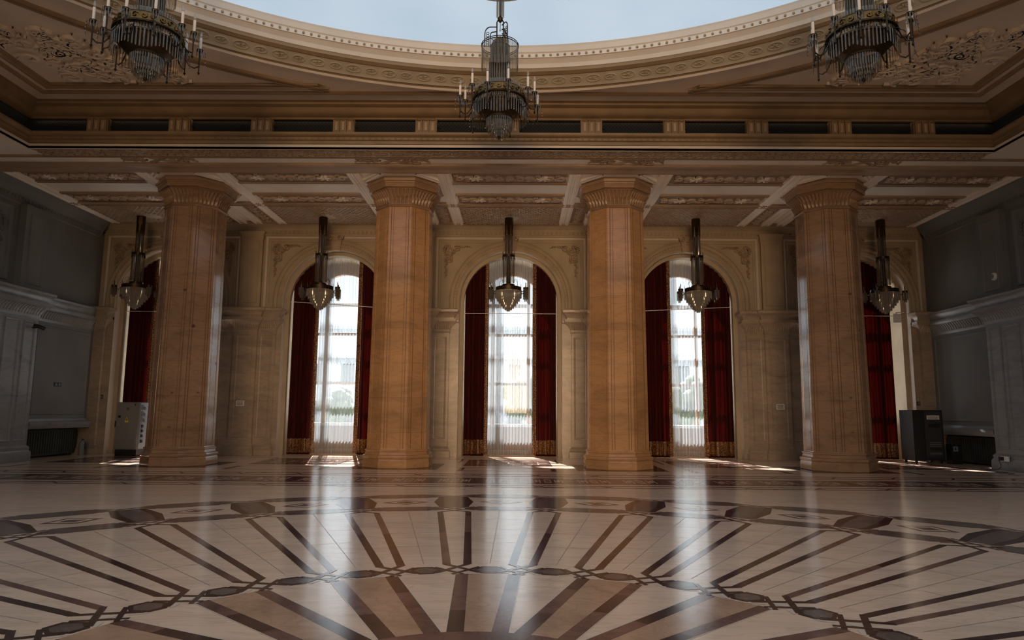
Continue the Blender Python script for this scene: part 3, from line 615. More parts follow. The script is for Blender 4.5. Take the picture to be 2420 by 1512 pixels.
def coffers():
    mb = MB()
    bar_x(mb, 17.74, 18.38, 0.07, 'plaster_tan'); bar_x(mb, 19.20, 19.33, 0.05, 'plaster_tan'); bar_x(mb, 20.27, 20.40, 0.05, 'plaster_tan'); bar_x(mb, 21.18, 21.46, 0.08, 'plaster_tan')
    bar_x(mb, 23.42, 23.60, 0.06, 'plaster_tan'); bar_x(mb, HY+0.60, HY+0.68, 0.05, 'plaster_tan')
    mb.build('ceiling_beam_moulding', ceiling)
    for c in BAY:
        rb = MB()
        for s in (-1, 1):
            if abs(c+s*2.0) > XW-0.3: continue
            a, b = sorted((c+s*1.66, c+s*2.02)); bar_y(rb, a, b, 18.38, 23.58, 0.075, 'plaster_white')
            if abs(c+s*2.9) < XW: a, b = sorted((c+s*2.52, c+s*2.86)); bar_y(rb, a, b, 21.44, 23.58, 0.07, 'plaster_white')
        rb.build('coffer_rib', ceiling)
        sb = MB()
        x0, x1 = max(c-1.62, -XW+.1), min(c+1.62, XW-.1)
        for cy, hw in ((18.79, 0.34), (20.79, 0.34)):
            mp = lambda u, v, d: mpC(u, v, d+0.012)
            sb.box(x0, x1, cy-hw-0.04, cy+hw+0.04, 0, 0.012, 'ground_and_hole_shade', mpC)
            scroll_band(sb, x0+0.05, x1-0.05, cy, hw, mp, 'scroll_relief', 0.29, 0.05)
            for xx in ((x0+x1)/2-0.95, (x0+x1)/2+0.95):
                for a in range(6): sb.ridge([(xx, cy), (xx+0.12*cos(a*1.05), cy+0.12*sin(a*1.05)), (xx+0.19*cos(a*1.05+.2), cy+0.19*sin(a*1.05+.2))], 0.05, 0.06, mp, 'plaster_white')
        for s in (-1, 1):
            u = c+s*2.27
            if abs(u) < XW-0.3:
                sb.box(u-0.23, u+0.23, 21.46, 23.42, 0, 0.012, 'ground_and_hole_shade', mpC)
                scroll_band(sb, 21.5, 23.4, u, 0.22, lambda a, b, d: mpC(b, a, d+0.012), 'scroll_relief', 0.26, 0.05)
        sb.build('scroll_panel', ceiling)
        # lattice field
        lb = MB(); x0, x1, y0, y1 = max(c-1.62, -XW+.05), min(c+1.62, XW-.05), 21.46, 23.42
        lb.box(x0, x1, y0, y1, 0, 0.006, 'ground_and_hole_shade', mpC)  # brown backing stands in for shade inside the lattice holes
        st = 0.165; sl = 0.80
        for sg in (-1, 1):
            k0 = -40
            for q in range(-40, 41):
                # line: x = c + q*st + sg*(y-ym)*sl
                ym = (y0+y1)/2; pts = []
                ya, yb = y0, y1
                f = lambda y: c+q*st+sg*(y-ym)*sl
                # clip on x
                lo, hi = ya, yb
                for xb in (x0, x1):
                    yc = ym+(xb-c-q*st)/(sg*sl)
                    if (f(lo) < x0 or f(lo) > x1) and lo < yc < hi and x0-1e-6 <= f(yc) <= x1+1e-6: lo = yc
                if f(lo) < x0-1e-3 or f(lo) > x1+1e-3: continue
                for xb in (x0, x1):
                    yc = ym+(xb-c-q*st)/(sg*sl)
                    if lo+1e-4 < yc < hi: hi = yc
                if hi-lo < 0.03: continue
                w = 0.031
                lb.grid([[mpC(f(y)-w, y, 0), mpC(f(y)-w*.7, y, 0.095), mpC(f(y)+w*.7, y, 0.095), mpC(f(y)+w, y, 0)] for y in (lo, hi)], 'scroll_relief')
        lb.build('lattice_panel', ceiling)
        # rosette
        ro = MB(); cx, cy = c, 22.62
        ro.lathe([(0.60, ZC), (0.60, ZC-0.05), (0.57, ZC-0.085), (0.52, ZC-0.085), (0.49, ZC-0.055), (0.30, ZC-0.05), (0.27, ZC-0.09), (0.2, ZC-0.10)], 40, 'plaster', (cx, cy, 0))
        for i in range(12):
            t = 2*PI*i/12; R_ = lambda r, a: (cx+r*cos(a), cy+r*sin(a))
            ro.ridge([R_(0.28, t), R_(0.38, t+0.09), R_(0.46, t), R_(0.42, t-0.13)], 0.03, 0.10, mpC, 'plaster_relief')
            ro.ridge([R_(0.26, t+0.26), R_(0.34, t+0.26), R_(0.44, t+0.26)], 0.035, 0.09, mpC, 'plaster_relief')
        ro.build('rosette', ceiling)
    # hexagon of mouldings round each capital, crossed ribbons in front of it
    for pc in COLX:
        hb = MB()
        P8 = [(pc-1.12, 19.12), (pc-0.55, 18.42), None, (pc+0.55, 18.42), (pc+1.12, 19.12), None, (pc-1.12, 20.26), (pc-0.45, 21.15), None, (pc+0.45, 21.15), (pc+1.12, 20.26), None, (pc-1.12, 19.12), (pc-1.12, 20.26), None, (pc+1.12, 19.12), (pc+1.12, 20.26)]
        seg = []
        for p in P8+[None]:
            if p is None:
                (xa, ya), (xb, yb) = seg; seg = []
                l = math.hypot(xb-xa, yb-ya); nx, ny = -(yb-ya)/l, (xb-xa)/l
                for o_ in (-0.06, 0.06):
                    hb.grid([[mpC(x+nx*(o_+w), y+ny*(o_+w), d) for w, d in ((-0.045, 0), (-0.03, 0.06), (0.03, 0.06), (0.045, 0))] for x, y in ((xa, ya), (xb, yb))], 'plaster_white')
            else: seg.append(p)
        hb.build('capital_coffer', ceiling)
        xb = MB(); cy = 17.48
        for s in (-1, 1):
            xb.ridge([(pc-0.32, cy-s*0.22), (pc+0.32, cy+s*0.22)], 0.05, 0.03, mpC, 'plaster_relief'); xb.ridge([(pc-0.20, cy-s*0.22), (pc+0.44, cy+s*0.22)], 0.03, 0.03, mpC, 'plaster_relief')
            for i in range(3):
                xb.ridge(spiral(pc+s*(0.42+0.2*i), cy+0.06*(1 if i % 2 else -1), 0.15, 1.2, s*(1 if i % 2 else -1), 0.6, 14), 0.035, 0.04, mpC, 'plaster_relief')
            xb.ridge([(pc+s*(0.3+0.1*i), cy+0.14*sin(i*1.1)) for i in range(8)], 0.03, 0.035, mpC, 'plaster_relief')
        xb.build('ribbon_relief', ceiling)
coffers()

# ------------------------------------------------------------------ upper hall: entablature, grille, cove, flat ceiling, oval rim
def rect_sweep(mb, prof, k):
    mb.grid([[(-HX-o, HYB-o, z), (HX+o, HYB-o, z), (HX+o, HY+o, z), (-HX-o, HY+o, z)] for o, z in prof], k, cu=True)
ZF = 9.16
eb = MB()
rect_sweep(eb, [(0.0, ZC), (0.0, 8.04), (0.03, 8.03), (0.03, 8.07), (-0.0, 8.10), (-0.02, 8.158)], 'plaster_hall')
rect_sweep(eb, [(0.0, 8.04), (0.0, 8.15), (0.02, 8.155), (0.02, 8.167), (-0.03, 8.172), (-0.03, 8.25), (-0.07, 8.27), (-0.07, 8.33), (-0.13, 8.36), (-0.15, 8.40), (-0.15, 8.44), (0.02, 8.46)], 'plaster_gold')
entab = eb.build('trim_1'); tag(entab, kind='structure')
def entab_detail():
    # leaf-and-dart row on the frieze, block consoles along the dark grille
    fb = MB(); fb.box(-HX, HX, HY+0.02, HY+0.60, 0, 0.03, 'plaster', mpC); n = 120
    for i in range(n):
        x = -HX+2*HX*(i+0.5)/n; d_ = 1 if i % 2 else -1
        fb.ridge(spiral(x, HY+0.31, 0.10, 1.1, d_, 0.4, 8), 0.028, 0.03, lambda u, v, d: mpC(u, v, d+0.03), 'plaster_relief')
        fb.ridge([(x-0.1, HY+0.08), (x, HY+0.2), (x+0.1, HY+0.08)], 0.03, 0.03, lambda u, v, d: mpC(u, v, d+0.03), 'plaster_relief'); fb.ridge([(x-0.1, HY+0.54), (x, HY+0.44), (x+0.1, HY+0.54)], 0.03, 0.03, lambda u, v, d: mpC(u, v, d+0.03), 'plaster_relief')
    for j in range(150):
        x = -HX+2*HX*(j+0.5)/150; fb.blob((x, HY-0.08, 8.30), 0.035, 0.015, 0.02, 'plaster_gold', 6, 4)
    fb.build('frieze_relief', entab)
    gb = MB()
    rect_sweep(gb, [(0.02, 8.445), (0.14, 8.445), (0.14, 8.84), (0.02, 8.84)], 'void')
    gb.build('vent_recess', entab)
    for (a, b, ax) in ((-HX, HX, 'y'),):
        lb = MB(); z0, z1 = 8.48, 8.80; st = 0.09
        n = int((b-a)/st)
        for i in range(n):
            x = a+i*st
            for s in (-1, 1):
                xa, xb = (x, x+0.32) if s > 0 else (x+0.32, x)
                lb.grid([[(xa-0.009, HY+0.10, z0), (xa+0.009, HY+0.10, z0)], [(xb-0.009, HY+0.10, z1), (xb+0.009, HY+0.10, z1)]], 'iron')
        for i in range(10):
            c = -HX+1.2+i*2.08+0.55
            for s in (-1, 1): lb.ridge([(c+s*0.1*j, 8.66+0.03*sin(j*1.3)) for j in range(4)], 0.02, 0.02, lambda u, v, d: (u, HY+0.09-d, v), 'bronze')
        lb.build('vent_grille', entab)
    for i in range(-5, 6):
        cb = MB(); c = i*2.08
        for o_ in (-0.17, 0.0, 0.17):
            cb.box(c+o_-0.075, c+o_+0.075, HY-0.06, HY+0.12, 8.47, 8.82, 'plaster_gold')
            cb.lathe([(0.075, -0.02), (0.09, 0.0), (0.075, 0.03)], 10, 'plaster_gold', (c+o_, HY-0.02, 8.80))
            cb.box(c+o_-0.03, c+o_+0.03, HY-0.075, HY-0.05, 8.52, 8.74, 'plaster_relief')
        cb.box(c-0.27, c+0.27, HY-0.02, HY+0.13, 8.46, 8.83, 'plaster_gold')
        cb.build('console_block', entab)
entab_detail()
NE = 128
def ell(a, b, z): return [(a*cos(2*PI*i/NE), YC0+b*sin(2*PI*i/NE), z) for i in range(NE)]
ub = MB()
rect_sweep(ub, [(0.02, 8.82), (-0.02, 8.83), (-0.02, 8.87), (-0.10, 8.90), (-0.16, 8.98), (-0.20, 9.06), (-0.30, 9.10), (-0.32, 9.14), (-0.40, ZF)], 'plaster_gold')
# flat ceiling between the rectangle and the oval
def rect_ray(i):
    a = 2*PI*i/NE; X, Y = HX-0.40, (HY-HYB)/2-0.40
    dx, dy = 11.3*cos(a), 11.8*sin(a); t = min(X/abs(dx) if abs(dx) > 1e-6 else 1e9, Y/abs(dy) if abs(dy) > 1e-6 else 1e9)
    return (dx*t, YC0+dy*t, ZF)
ub.grid([[rect_ray(i) for i in range(NE)], ell(11.3, 11.8, ZF)], 'plaster_hall', cu=True)
for sx in (-1, 1):
    for sy in (-1, 1):
        cx, cy = sx*(HX-0.40), YC0+sy*((HY-HYB)/2-0.40)
        idx = [i for i in range(NE)]
        p = [rect_ray(i) for i in range(NE)]
        # close the corner left by the radial fan
        best = sorted(range(NE), key=lambda i: (p[i][0]-cx)**2+(p[i][1]-cy)**2)[:2]
        ub.face([p[best[0]], p[best[1]], (cx, cy, ZF)], 'plaster_hall')
hall_ceiling = ub.build('trim_2'); tag(hall_ceiling, kind='structure')
def hall_details():
    # frame band round the flat ceiling
    fb = MB()
    rect_sweep(fb, [(-0.74, ZF), (-0.76, ZF-0.04), (-0.80, ZF-0.05), (-0.86, ZF-0.02), (-0.88, ZF)], 'plaster_gold')
    fb.build('ceiling_frame', hall_ceiling)
    # spandrel panels in the four corners (frame along two sides and along the oval), with relief sprays
    X, Y = HX-1.05, (HY-HYB)/2-1.05
    for sx in (-1, 1):
        for sy in (-1, 1):
            A = []
            for i in range(200):
                t = (PI/2)*i/199; x, y = 12.0*cos(t), 12.45*sin(t)
                if x < X and y < Y: A.append((x, y))
            pb = MB()
            loop = [(X, Y)]+[A[0]]+A+[A[-1]]
            loop = [(X, Y), (X, A[0][1])]+A+[(A[-1][0], Y)]
            n = len(loop)
            def inset(d):
                out = []
                for i in range(n):
                    p0, p1, p2 = loop[i-1], loop[i], loop[(i+1) % n]
                    e1 = (p1[0]-p0[0], p1[1]-p0[1]); e2 = (p2[0]-p1[0], p2[1]-p1[1])
                    l1 = math.hypot(*e1) or 1e-9; l2 = math.hypot(*e2) or 1e-9
                    n1 = (-e1[1]/l1, e1[0]/l1); n2 = (-e2[1]/l2, e2[0]/l2)
                    if l1 < 1e-6: n1 = n2
                    if l2 < 1e-6: n2 = n1
                    m = (n1[0]+n2[0], n1[1]+n2[1]); ml = m[0]**2+m[1]**2
                    f = min(2/ml if ml > 0.05 else 6, 4)
                    out.append((p1[0]+m[0]*f*0.5*d*-1, p1[1]+m[1]*f*0.5*d*-1))
                return out
            rows = [[(sx*x, YC0+sy*y, ZF-h) for x, y in inset(d)] for d, h in ((0, 0), (0.03, 0.05), (0.12, 0.06), (0.20, 0.03), (0.34, 0.02), (0.42, 0.05), (0.48, 0.0))]
            pb.grid(rows, 'plaster_gold', cu=True)
            pb.build('spandrel_frame', hall_ceiling)
            rb = MB(); r2 = random.Random(3)
            mp = lambda u, v, d: (sx*(X-0.45-u), YC0+sy*(Y-0.40-v), ZF-d)
            for k_ in range(84):
                u = r2.uniform(0, 4.4); v = r2.uniform(0, 2.2)
                x, y = X-0.45-u, Y-0.40-v
                if (x/12.9)**2+(y/13.3)**2 < 1: continue
                rb.ridge(spiral(u, v, r2.uniform(0.13, 0.28), r2.uniform(0.9, 1.5), r2.choice((-1, 1)), r2.uniform(0, 6), 14), 0.05, 0.07, mp, 'plaster_hall')
                for a in range(3):
                    t = r2.uniform(0, 6.28); rb.ridge([(u, v), (u+0.2*cos(t), v+0.2*sin(t)), (u+0.33*cos(t+0.5), v+0.33*sin(t+0.5))], 0.06, 0.06, mp, 'plaster_hall')
            rb.build('corner_relief', hall_ceiling)
hall_details()
# oval cornice
ob = MB()
prof = [(0.05, ZF, 'plaster_hall'), (0.03, ZF-0.05, 'plaster_hall'), (-0.04, ZF-0.06, 'plaster_hall'), (-0.08, ZF-0.02, 'plaster_hall'), (-0.12, ZF+0.02, 'plaster_gold'), (-0.15, ZF+0.0, 'plaster_gold'),
        (-0.19, ZF+0.05, 'plaster'), (-0.36, ZF+0.20, 'plaster'), (-0.40, ZF+0.20, 'plaster_gold'), (-0.47, ZF+0.25, 'plaster_gold'), (-0.50, ZF+0.30, 'plaster'), (-0.54, ZF+0.30, 'plaster_white'), (-0.58, ZF+0.38, 'plaster_white'),
        (-0.68, ZF+0.46, 'plaster_white'), (-0.72, ZF+0.46, 'plaster_white'), (-0.72, ZF+0.56, 'plaster_white'), (-0.75, ZF+0.58, 'plaster_white'), (-0.78, ZF+0.68, 'plaster_white'), (-0.80, ZF+0.72, 'plaster_white'), (-0.70, ZF+0.74, 'plaster_white'), (-0.2, ZF+0.74, 'plaster_white'), (0.0, ZF+0.78, 'plaster_white')]
for (o0, z0, k0), (o1, z1, k1) in zip(prof, prof[1:]):
    ob.grid([ell(11.3+o0*0.55 if o0 < 0 else 11.3+o0, 11.8+o0, z0), ell(11.3+o1*0.55 if o1 < 0 else 11.3+o1, 11.8+o1, z1)], k1, cu=True)
oval = ob.build('trim_3'); tag(oval, kind='structure')
rb = MB(); n = 176
for i in range(n):
    t = 2*PI*i/n; a, b = 11.3-0.275*0.55, 11.8-0.275; w = 1.0 if i % 2 else 0.8
    nx, ny = cos(t), sin(t)
    def mpO(u, v, d): return ((a+0.7*v)*nx-u*ny-0.5*d*nx, YC0+(b+0.7*v)*ny+u*nx-0.5*d*ny, ZF+0.125-0.62*v-0.8*d)
    rb.ridge([(0.16*w*cos(2*PI*q/12), 0.085*w*sin(2*PI*q/12)) for q in range(13)], 0.022, 0.03, mpO, 'plaster')
    for q in range(5): rb.ridge([(0.02*cos(1.257*q), 0.015*sin(1.257*q)), (0.10*w*cos(1.257*q), 0.055*w*sin(1.257*q))], 0.022, 0.035, mpO, 'plaster')
rb.build('rosette_frieze', oval)
db = MB(); n = 420
for i in range(n):
    t = 2*PI*i/n; a, b = 11.3-0.73*0.55, 11.8-0.73
    db.blob((a*cos(t), YC0+b*sin(t), ZF+0.51), 0.035, 0.035, 0.035, 'plaster', 4, 3)
db.build('dentil_row', oval)
lb = MB(); lb.face([(12.2*cos(2*PI*i/96), YC0+12.6*sin(2*PI*i/96), ZF+1.05) for i in range(96)][::-1], 'lum')
lc = lb.build('luminous_ceiling', oval, smooth=False)
tag(lc, 'glowing pale blue ceiling membrane')
sb = MB()
sb.grid([ell(12.0, 12.5, ZF+0.70), ell(12.2, 12.6, ZF+1.06)], 'plaster_white', cu=True); sb.build('cove_side', oval)

# ------------------------------------------------------------------ columns
def oct_ring(ap, z, ph=PI/8): r = ap/cos(PI/8); return [(r*cos(ph+2*PI*i/8), r*sin(ph+2*PI*i/8), z) for i in range(8)]
def make_column(km):
    out = []
    base = MB()
    pr = [(0.915, 0.0), (0.925, 0.02), (0.92, 0.20), (0.905, 0.235), (0.90, 0.25), (0.925, 0.27), (0.93, 0.31), (0.915, 0.345), (0.875, 0.36), (0.855, 0.40), (0.85, 0.44), (0.87, 0.455), (0.865, 0.49), (0.835, 0.50), (0.825, 0.53)]
    rows = [oct_ring(a, z) for a, z in pr]; base.grid(rows, km, cu=True); base.face(rows[0][::-1], km); base.face(rows[-1], km)
    shaft = MB()
    def cross(ap):
        pts = []; r = ap/cos(PI/8); hw = ap*math.tan(PI/8)
        for i in range(8):
            a = PI/4*i+PI/4; ex, ey = cos(a), sin(a); tx, ty = -sin(a), cos(a)
            for t, d in ((-1, 0), (-0.80, 0), (-0.785, 0.018), (-0.745, 0.018), (-0.73, 0), (-0.60, 0), (-0.58, 0.02), (-0.53, 0.02), (-0.51, 0.004), (0.51, 0.004), (0.53, 0.02), (0.58, 0.02), (0.60, 0), (0.73, 0), (0.745, 0.018), (0.785, 0.018), (0.80, 0)):
                pts.append((ex*(ap-d)+tx*hw*t, ey*(ap-d)+ty*hw*t))
        return pts
    rows = []
    for i in range(15):
        t = i/14; z = 0.53+(7.33-0.53)*t; ap = 0.825-0.055*t
        rows.append([(x, y, z) for x, y in cross(ap)])
    shaft.grid(rows, km, cu=True)
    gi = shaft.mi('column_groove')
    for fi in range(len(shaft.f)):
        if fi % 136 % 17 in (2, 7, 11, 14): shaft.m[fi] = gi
    cap = MB()
    rows = [oct_ring(a, z) for a, z in [(0.77, 7.30), (0.80, 7.32), (0.815, 7.345), (0.80, 7.37), (0.775, 7.38), (0.775, 7.42), (0.79, 7.55), (0.83, 7.68), (0.90, 7.80), (0.92, 7.82)]]
    cap.grid(rows, 'capital', cu=True)
    for i in range(8):
        a = PI/4*i+PI/4
        for (v0, v1, d0, d1, n) in ((7.41, 7.62, 0.775, 0.82, 6), (7.56, 7.80, 0.79, 0.93, 7)):
            hw = 0.80*math.tan(PI/8)
            def mp(u, v, d): return (cos(a)*d-sin(a)*u*(d/0.8), sin(a)*d+cos(a)*u*(d/0.8), v)
            leaves(cap, mp, -hw, hw, v0, v1, d0, d1, 'capital', 2*hw/n)
    ab = MB()
    rows = [oct_ring(a, z) for a, z in [(0.93, 7.82), (0.985, 7.825), (0.99, 7.93), (1.005, 7.94), (1.015, 7.975), (1.05, 7.99), (1.065, 8.03), (1.065, ZC)]]
    ab.grid(rows, 'capital', cu=True); ab.face(rows[0][::-1], 'capital')
    return [('base', base), ('shaft', shaft), ('capital', cap), ('abacus', ab)]
COL_LBL = ['octagonal peach marble column, first from the left, partly hiding the grey electrical cabinet',
           'octagonal peach marble column, second from the left, between the left and middle curtained windows',
           'octagonal peach marble column, third from the left, just right of the middle window',
           'octagonal peach marble column with dark stain spots, the rightmost of the four']
protos = {}
for i, x in enumerate(COLX):
    km = 'column_stained_shaded' if i in (0, 3) else 'column'
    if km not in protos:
        r = empty('marble_column', (x, YCOL, 0), COL_LBL[i], 'column', 'octagonal columns before the windows')
        for nm, b in make_column(km): b.build(nm, r, angle=25)
        protos[km] = r
    else: dup(protos[km], (x, YCOL, 0), COL_LBL[i])

# ------------------------------------------------------------------ windows, outside
def window(i, c):
    fb = MB(); y = 25.55; w = 1.30; zt = 5.45
    def b(x0, x1, z0, z1, d=0.07): fb.box(c+x0, c+x1, y-d, y+d, z0, z1, 'wood')
    b(-w, -w+0.16, 0.05, zt, 0.10); b(w-0.16, w, 0.05, zt, 0.10); b(-w, w, 0.0, 0.12)
    for xm in (-0.66, 0.66): b(xm-0.06, xm+0.06, 1.1, zt+1.05, 0.06)
    for z in (2.55, 4.35): b(-w+0.16, w-0.16, z-0.05, z+0.05)
    b(-w+0.16, w-0.16, zt-0.07, zt+0.07, 0.09)
    fb.box(c-w+.16, c+w-.16, y-0.05, y+0.05, 0.12, 1.0, 'wood')
    fb.box(c-w, c+w, y-0.35, y+0.1, 1.0, 1.10, 'white_paint')
    for R in (w,):
        rows = []
        for r, d in ((w, -0.1), (w-0.15, -0.1), (w-0.15, 0.1), (w, 0.1)):
            rows.append([(c-r*cos(PI*j/24), y+d, zt+r*sin(PI*j/24)) for j in range(25)])
        fb.grid(rows, 'wood', cv=True)
    # masonry fillet between frame and reveal
    n = 40
    inner = [(c-w, 0.0)]+[(c-w*cos(PI*j/n), zt+w*sin(PI*j/n)) for j in range(n+1)]+[(c+w, 0.0)]
    outer = [(c-RI-0.05, 0.0)]+[(c-(RI+.05)*cos(PI*j/n), ZS+(RI+.05)*sin(PI*j/n)) for j in range(n+1)]+[(c+RI+0.05, 0.0)]
    fb.grid([[(x, y, z) for x, z in inner], [(x, y, z) for x, z in outer]], 'wood')
    o = fb.build('window_%d' % (i+1)); tag(o, kind='structure')
    g = MB(); g.face([(c-w+.1, y, 1.05), (c+w-.1, y, 1.05)]+[(c+(w-.1)*cos(PI*j/24), y, zt+(w-.1)*sin(PI*j/24)) for j in range(25)], 'glass')
    g.build('pane', o, smooth=False)
for i, c in enumerate(BAY): window(i, c)

# ------------------------------------------------------------------ curtains
def folds(u, seed, amp, n): return amp*sin(u*n*2*PI+seed)+amp*0.4*sin(u*n*4.6*PI+seed*2.3)
def cloth(x0, x1, c, y, n, amp, seed, z0, z1=None, flare=0.0, cols=None, k='velvet', zr=14):
    cols = cols or int(max(24, (x1-x0)*55))
    mb = MB(); rows = []
    for j in range(zr+1):
        t = j/zr; r = []
        for q in range(cols+1):
            u = q/cols; x = x0+(x1-x0)*u
            top = z1 if z1 is not None else ZS+math.sqrt(max((RI+0.07)**2-(x-c)**2, 0.0))
            z = z0+(top-z0)*t
            xx = x+flare*(1-t)*(u-0.5)
            r.append((xx, y+folds(u, seed+0.35*sin(t*3), amp*(1.15-0.3*t), n), z))
        rows.append(r)
    mb.grid(rows, k); return mb
def curtain_set(i, c, spans, sheer_x, lbls):
    y = 24.42
    for (a, b, inner), lb in zip(spans, lbls[:2]):
        # inner = side that carries the gold border (-1 left edge, +1 right edge)
        r = empty('velvet_curtain', (c, y, 0), lb, 'curtain', 'red velvet window curtains')
        off = (-c, -y, 0)
        def put(mb, nm):
            mb.v = [(x-c, yy-y, z) for x, yy, z in mb.v]; return mb.build(nm, r, angle=80)
        n = max(3, round((b-a)*5.5)); sd = i*1.3+inner
        e0, e1 = (a, b-0.13) if inner > 0 else (a+0.13, b)
        put(cloth(e0, e1, c, y, n, 0.05, sd, 0.56), 'drape')
        put(cloth(e0, e1, c, y-0.004, n, 0.05, sd, 0.08, 0.57, k='brocade', zr=4), 'hem_band')
        put(cloth(e0, e1, c, y, n, 0.05, sd, 0.02, 0.09, k='velvet', zr=2), 'lower_hem')
        g0, g1 = (b-0.135, b) if inner > 0 else (a, a+0.135)
        put(cloth(g0, g1, c, y-0.01, 1, 0.012, sd, 0.05, k='brocade', cols=10), 'gold_border')
    r = empty('sheer_curtain', (c, y+0.16, 0), lbls[2], 'curtain', 'white sheer window curtains')
    for (a, b, nm, z0, z1, k) in ((sheer_x[0], sheer_x[1], 'voile', 0.22, None, 'sheer'), (sheer_x[0], sheer_x[0]+0.48*(sheer_x[1]-sheer_x[0]-0.5), 'gathered_voile', 0.22, None, 'sheer'), (sheer_x[0], sheer_x[1], 'hem', 0.04, 0.22, 'sheer_hem')):
        m = cloth(a, b, c, y+(0.16 if nm != 'gathered_voile' else 0.27), max(8, round((b-a)*9)), 0.035, i*0.7+0.4, z0, z1, flare=0.06, cols=int((b-a)*90), k=k)
        m.v = [(x-c, yy-y-0.16, z) for x, yy, z in m.v]; m.build(nm, r, angle=80)
W = ['leftmost window behind the first column', 'window between the first and second columns', 'middle window', 'window between the third and fourth columns', 'rightmost window beside the black rack']
for i, c in enumerate(BAY):
    L_ = ['red velvet curtain, gold-edged, left in the '+W[i], 'red velvet curtain, gold-edged, right in the '+W[i], 'white sheer curtain hanging in the '+W[i]]
    sp = {0: ((c-1.60, c-0.62, 1), (c+0.62, c+1.58, -1)), 1: ((c-1.60, c-0.66, 1), (c+0.72, c+1.60, -1)), 2: ((c-1.62, c-0.78, 1), (c+0.78, c+1.62, -1)),
          3: ((c-1.60, c-0.50, 1), (c+0.58, c+1.62, -1)), 4: ((c-1.58, c-0.62, 1), (c+0.10, c+1.34, -1))}[i]
    curtain_set(i, c, sp, (sp[0][1]-0.02, sp[1][0]+0.04), L_)
    # thin tie rod across the opening
    rb = MB(); z = [5.0, 5.28, 5.0, 5.2, 5.0][i]; dz = [0, -0.1, 0, 0.08, 0][i]
    rb.tube([(c-RI, 24.30, z-dz), (c+RI, 24.30, z+dz)], 0.012, 'white_paint', 6)
    tag(rb.build('curtain_tie_rod'), 'thin white rod stretched across the '+W[i], 'rod', 'thin rods across the windows')

# ------------------------------------------------------------------ chandeliers
def prisms(mb, ring, n, r, z0, z1, wid=0.012, k='crystal', a0=0.0, a1=2*PI, c=(0, 0), zf=None):
    for i in range(n):
        t = a0+(a1-a0)*(i+0.5)/n; x, y = c[0]+r*cos(t), c[1]+r*sin(t)
        zb = zf(t) if zf else z0
        tx, ty = -sin(t)*wid, cos(t)*wid; ex, ey = cos(t)*wid*0.6, sin(t)*wid*0.6
        q = [(x-tx, y-ty), (x+ex, y+ey), (x+tx, y+ty), (x-ex, y-ey)]
        mb.grid([[(px, py, z1) for px, py in q], [(px, py, zb+wid*1.6) for px, py in q], [(x, y, zb)]*4], k, cu=True)
def ringband(mb, r0, r1, z0, z1, k, n=32):
    mb.lathe([(r0, z0), (r1, z0), (r1, z1), (r0, z1), (r0, z0)], n, k, cap=False)
def stuff(o): o['kind'] = 'stuff'; return o
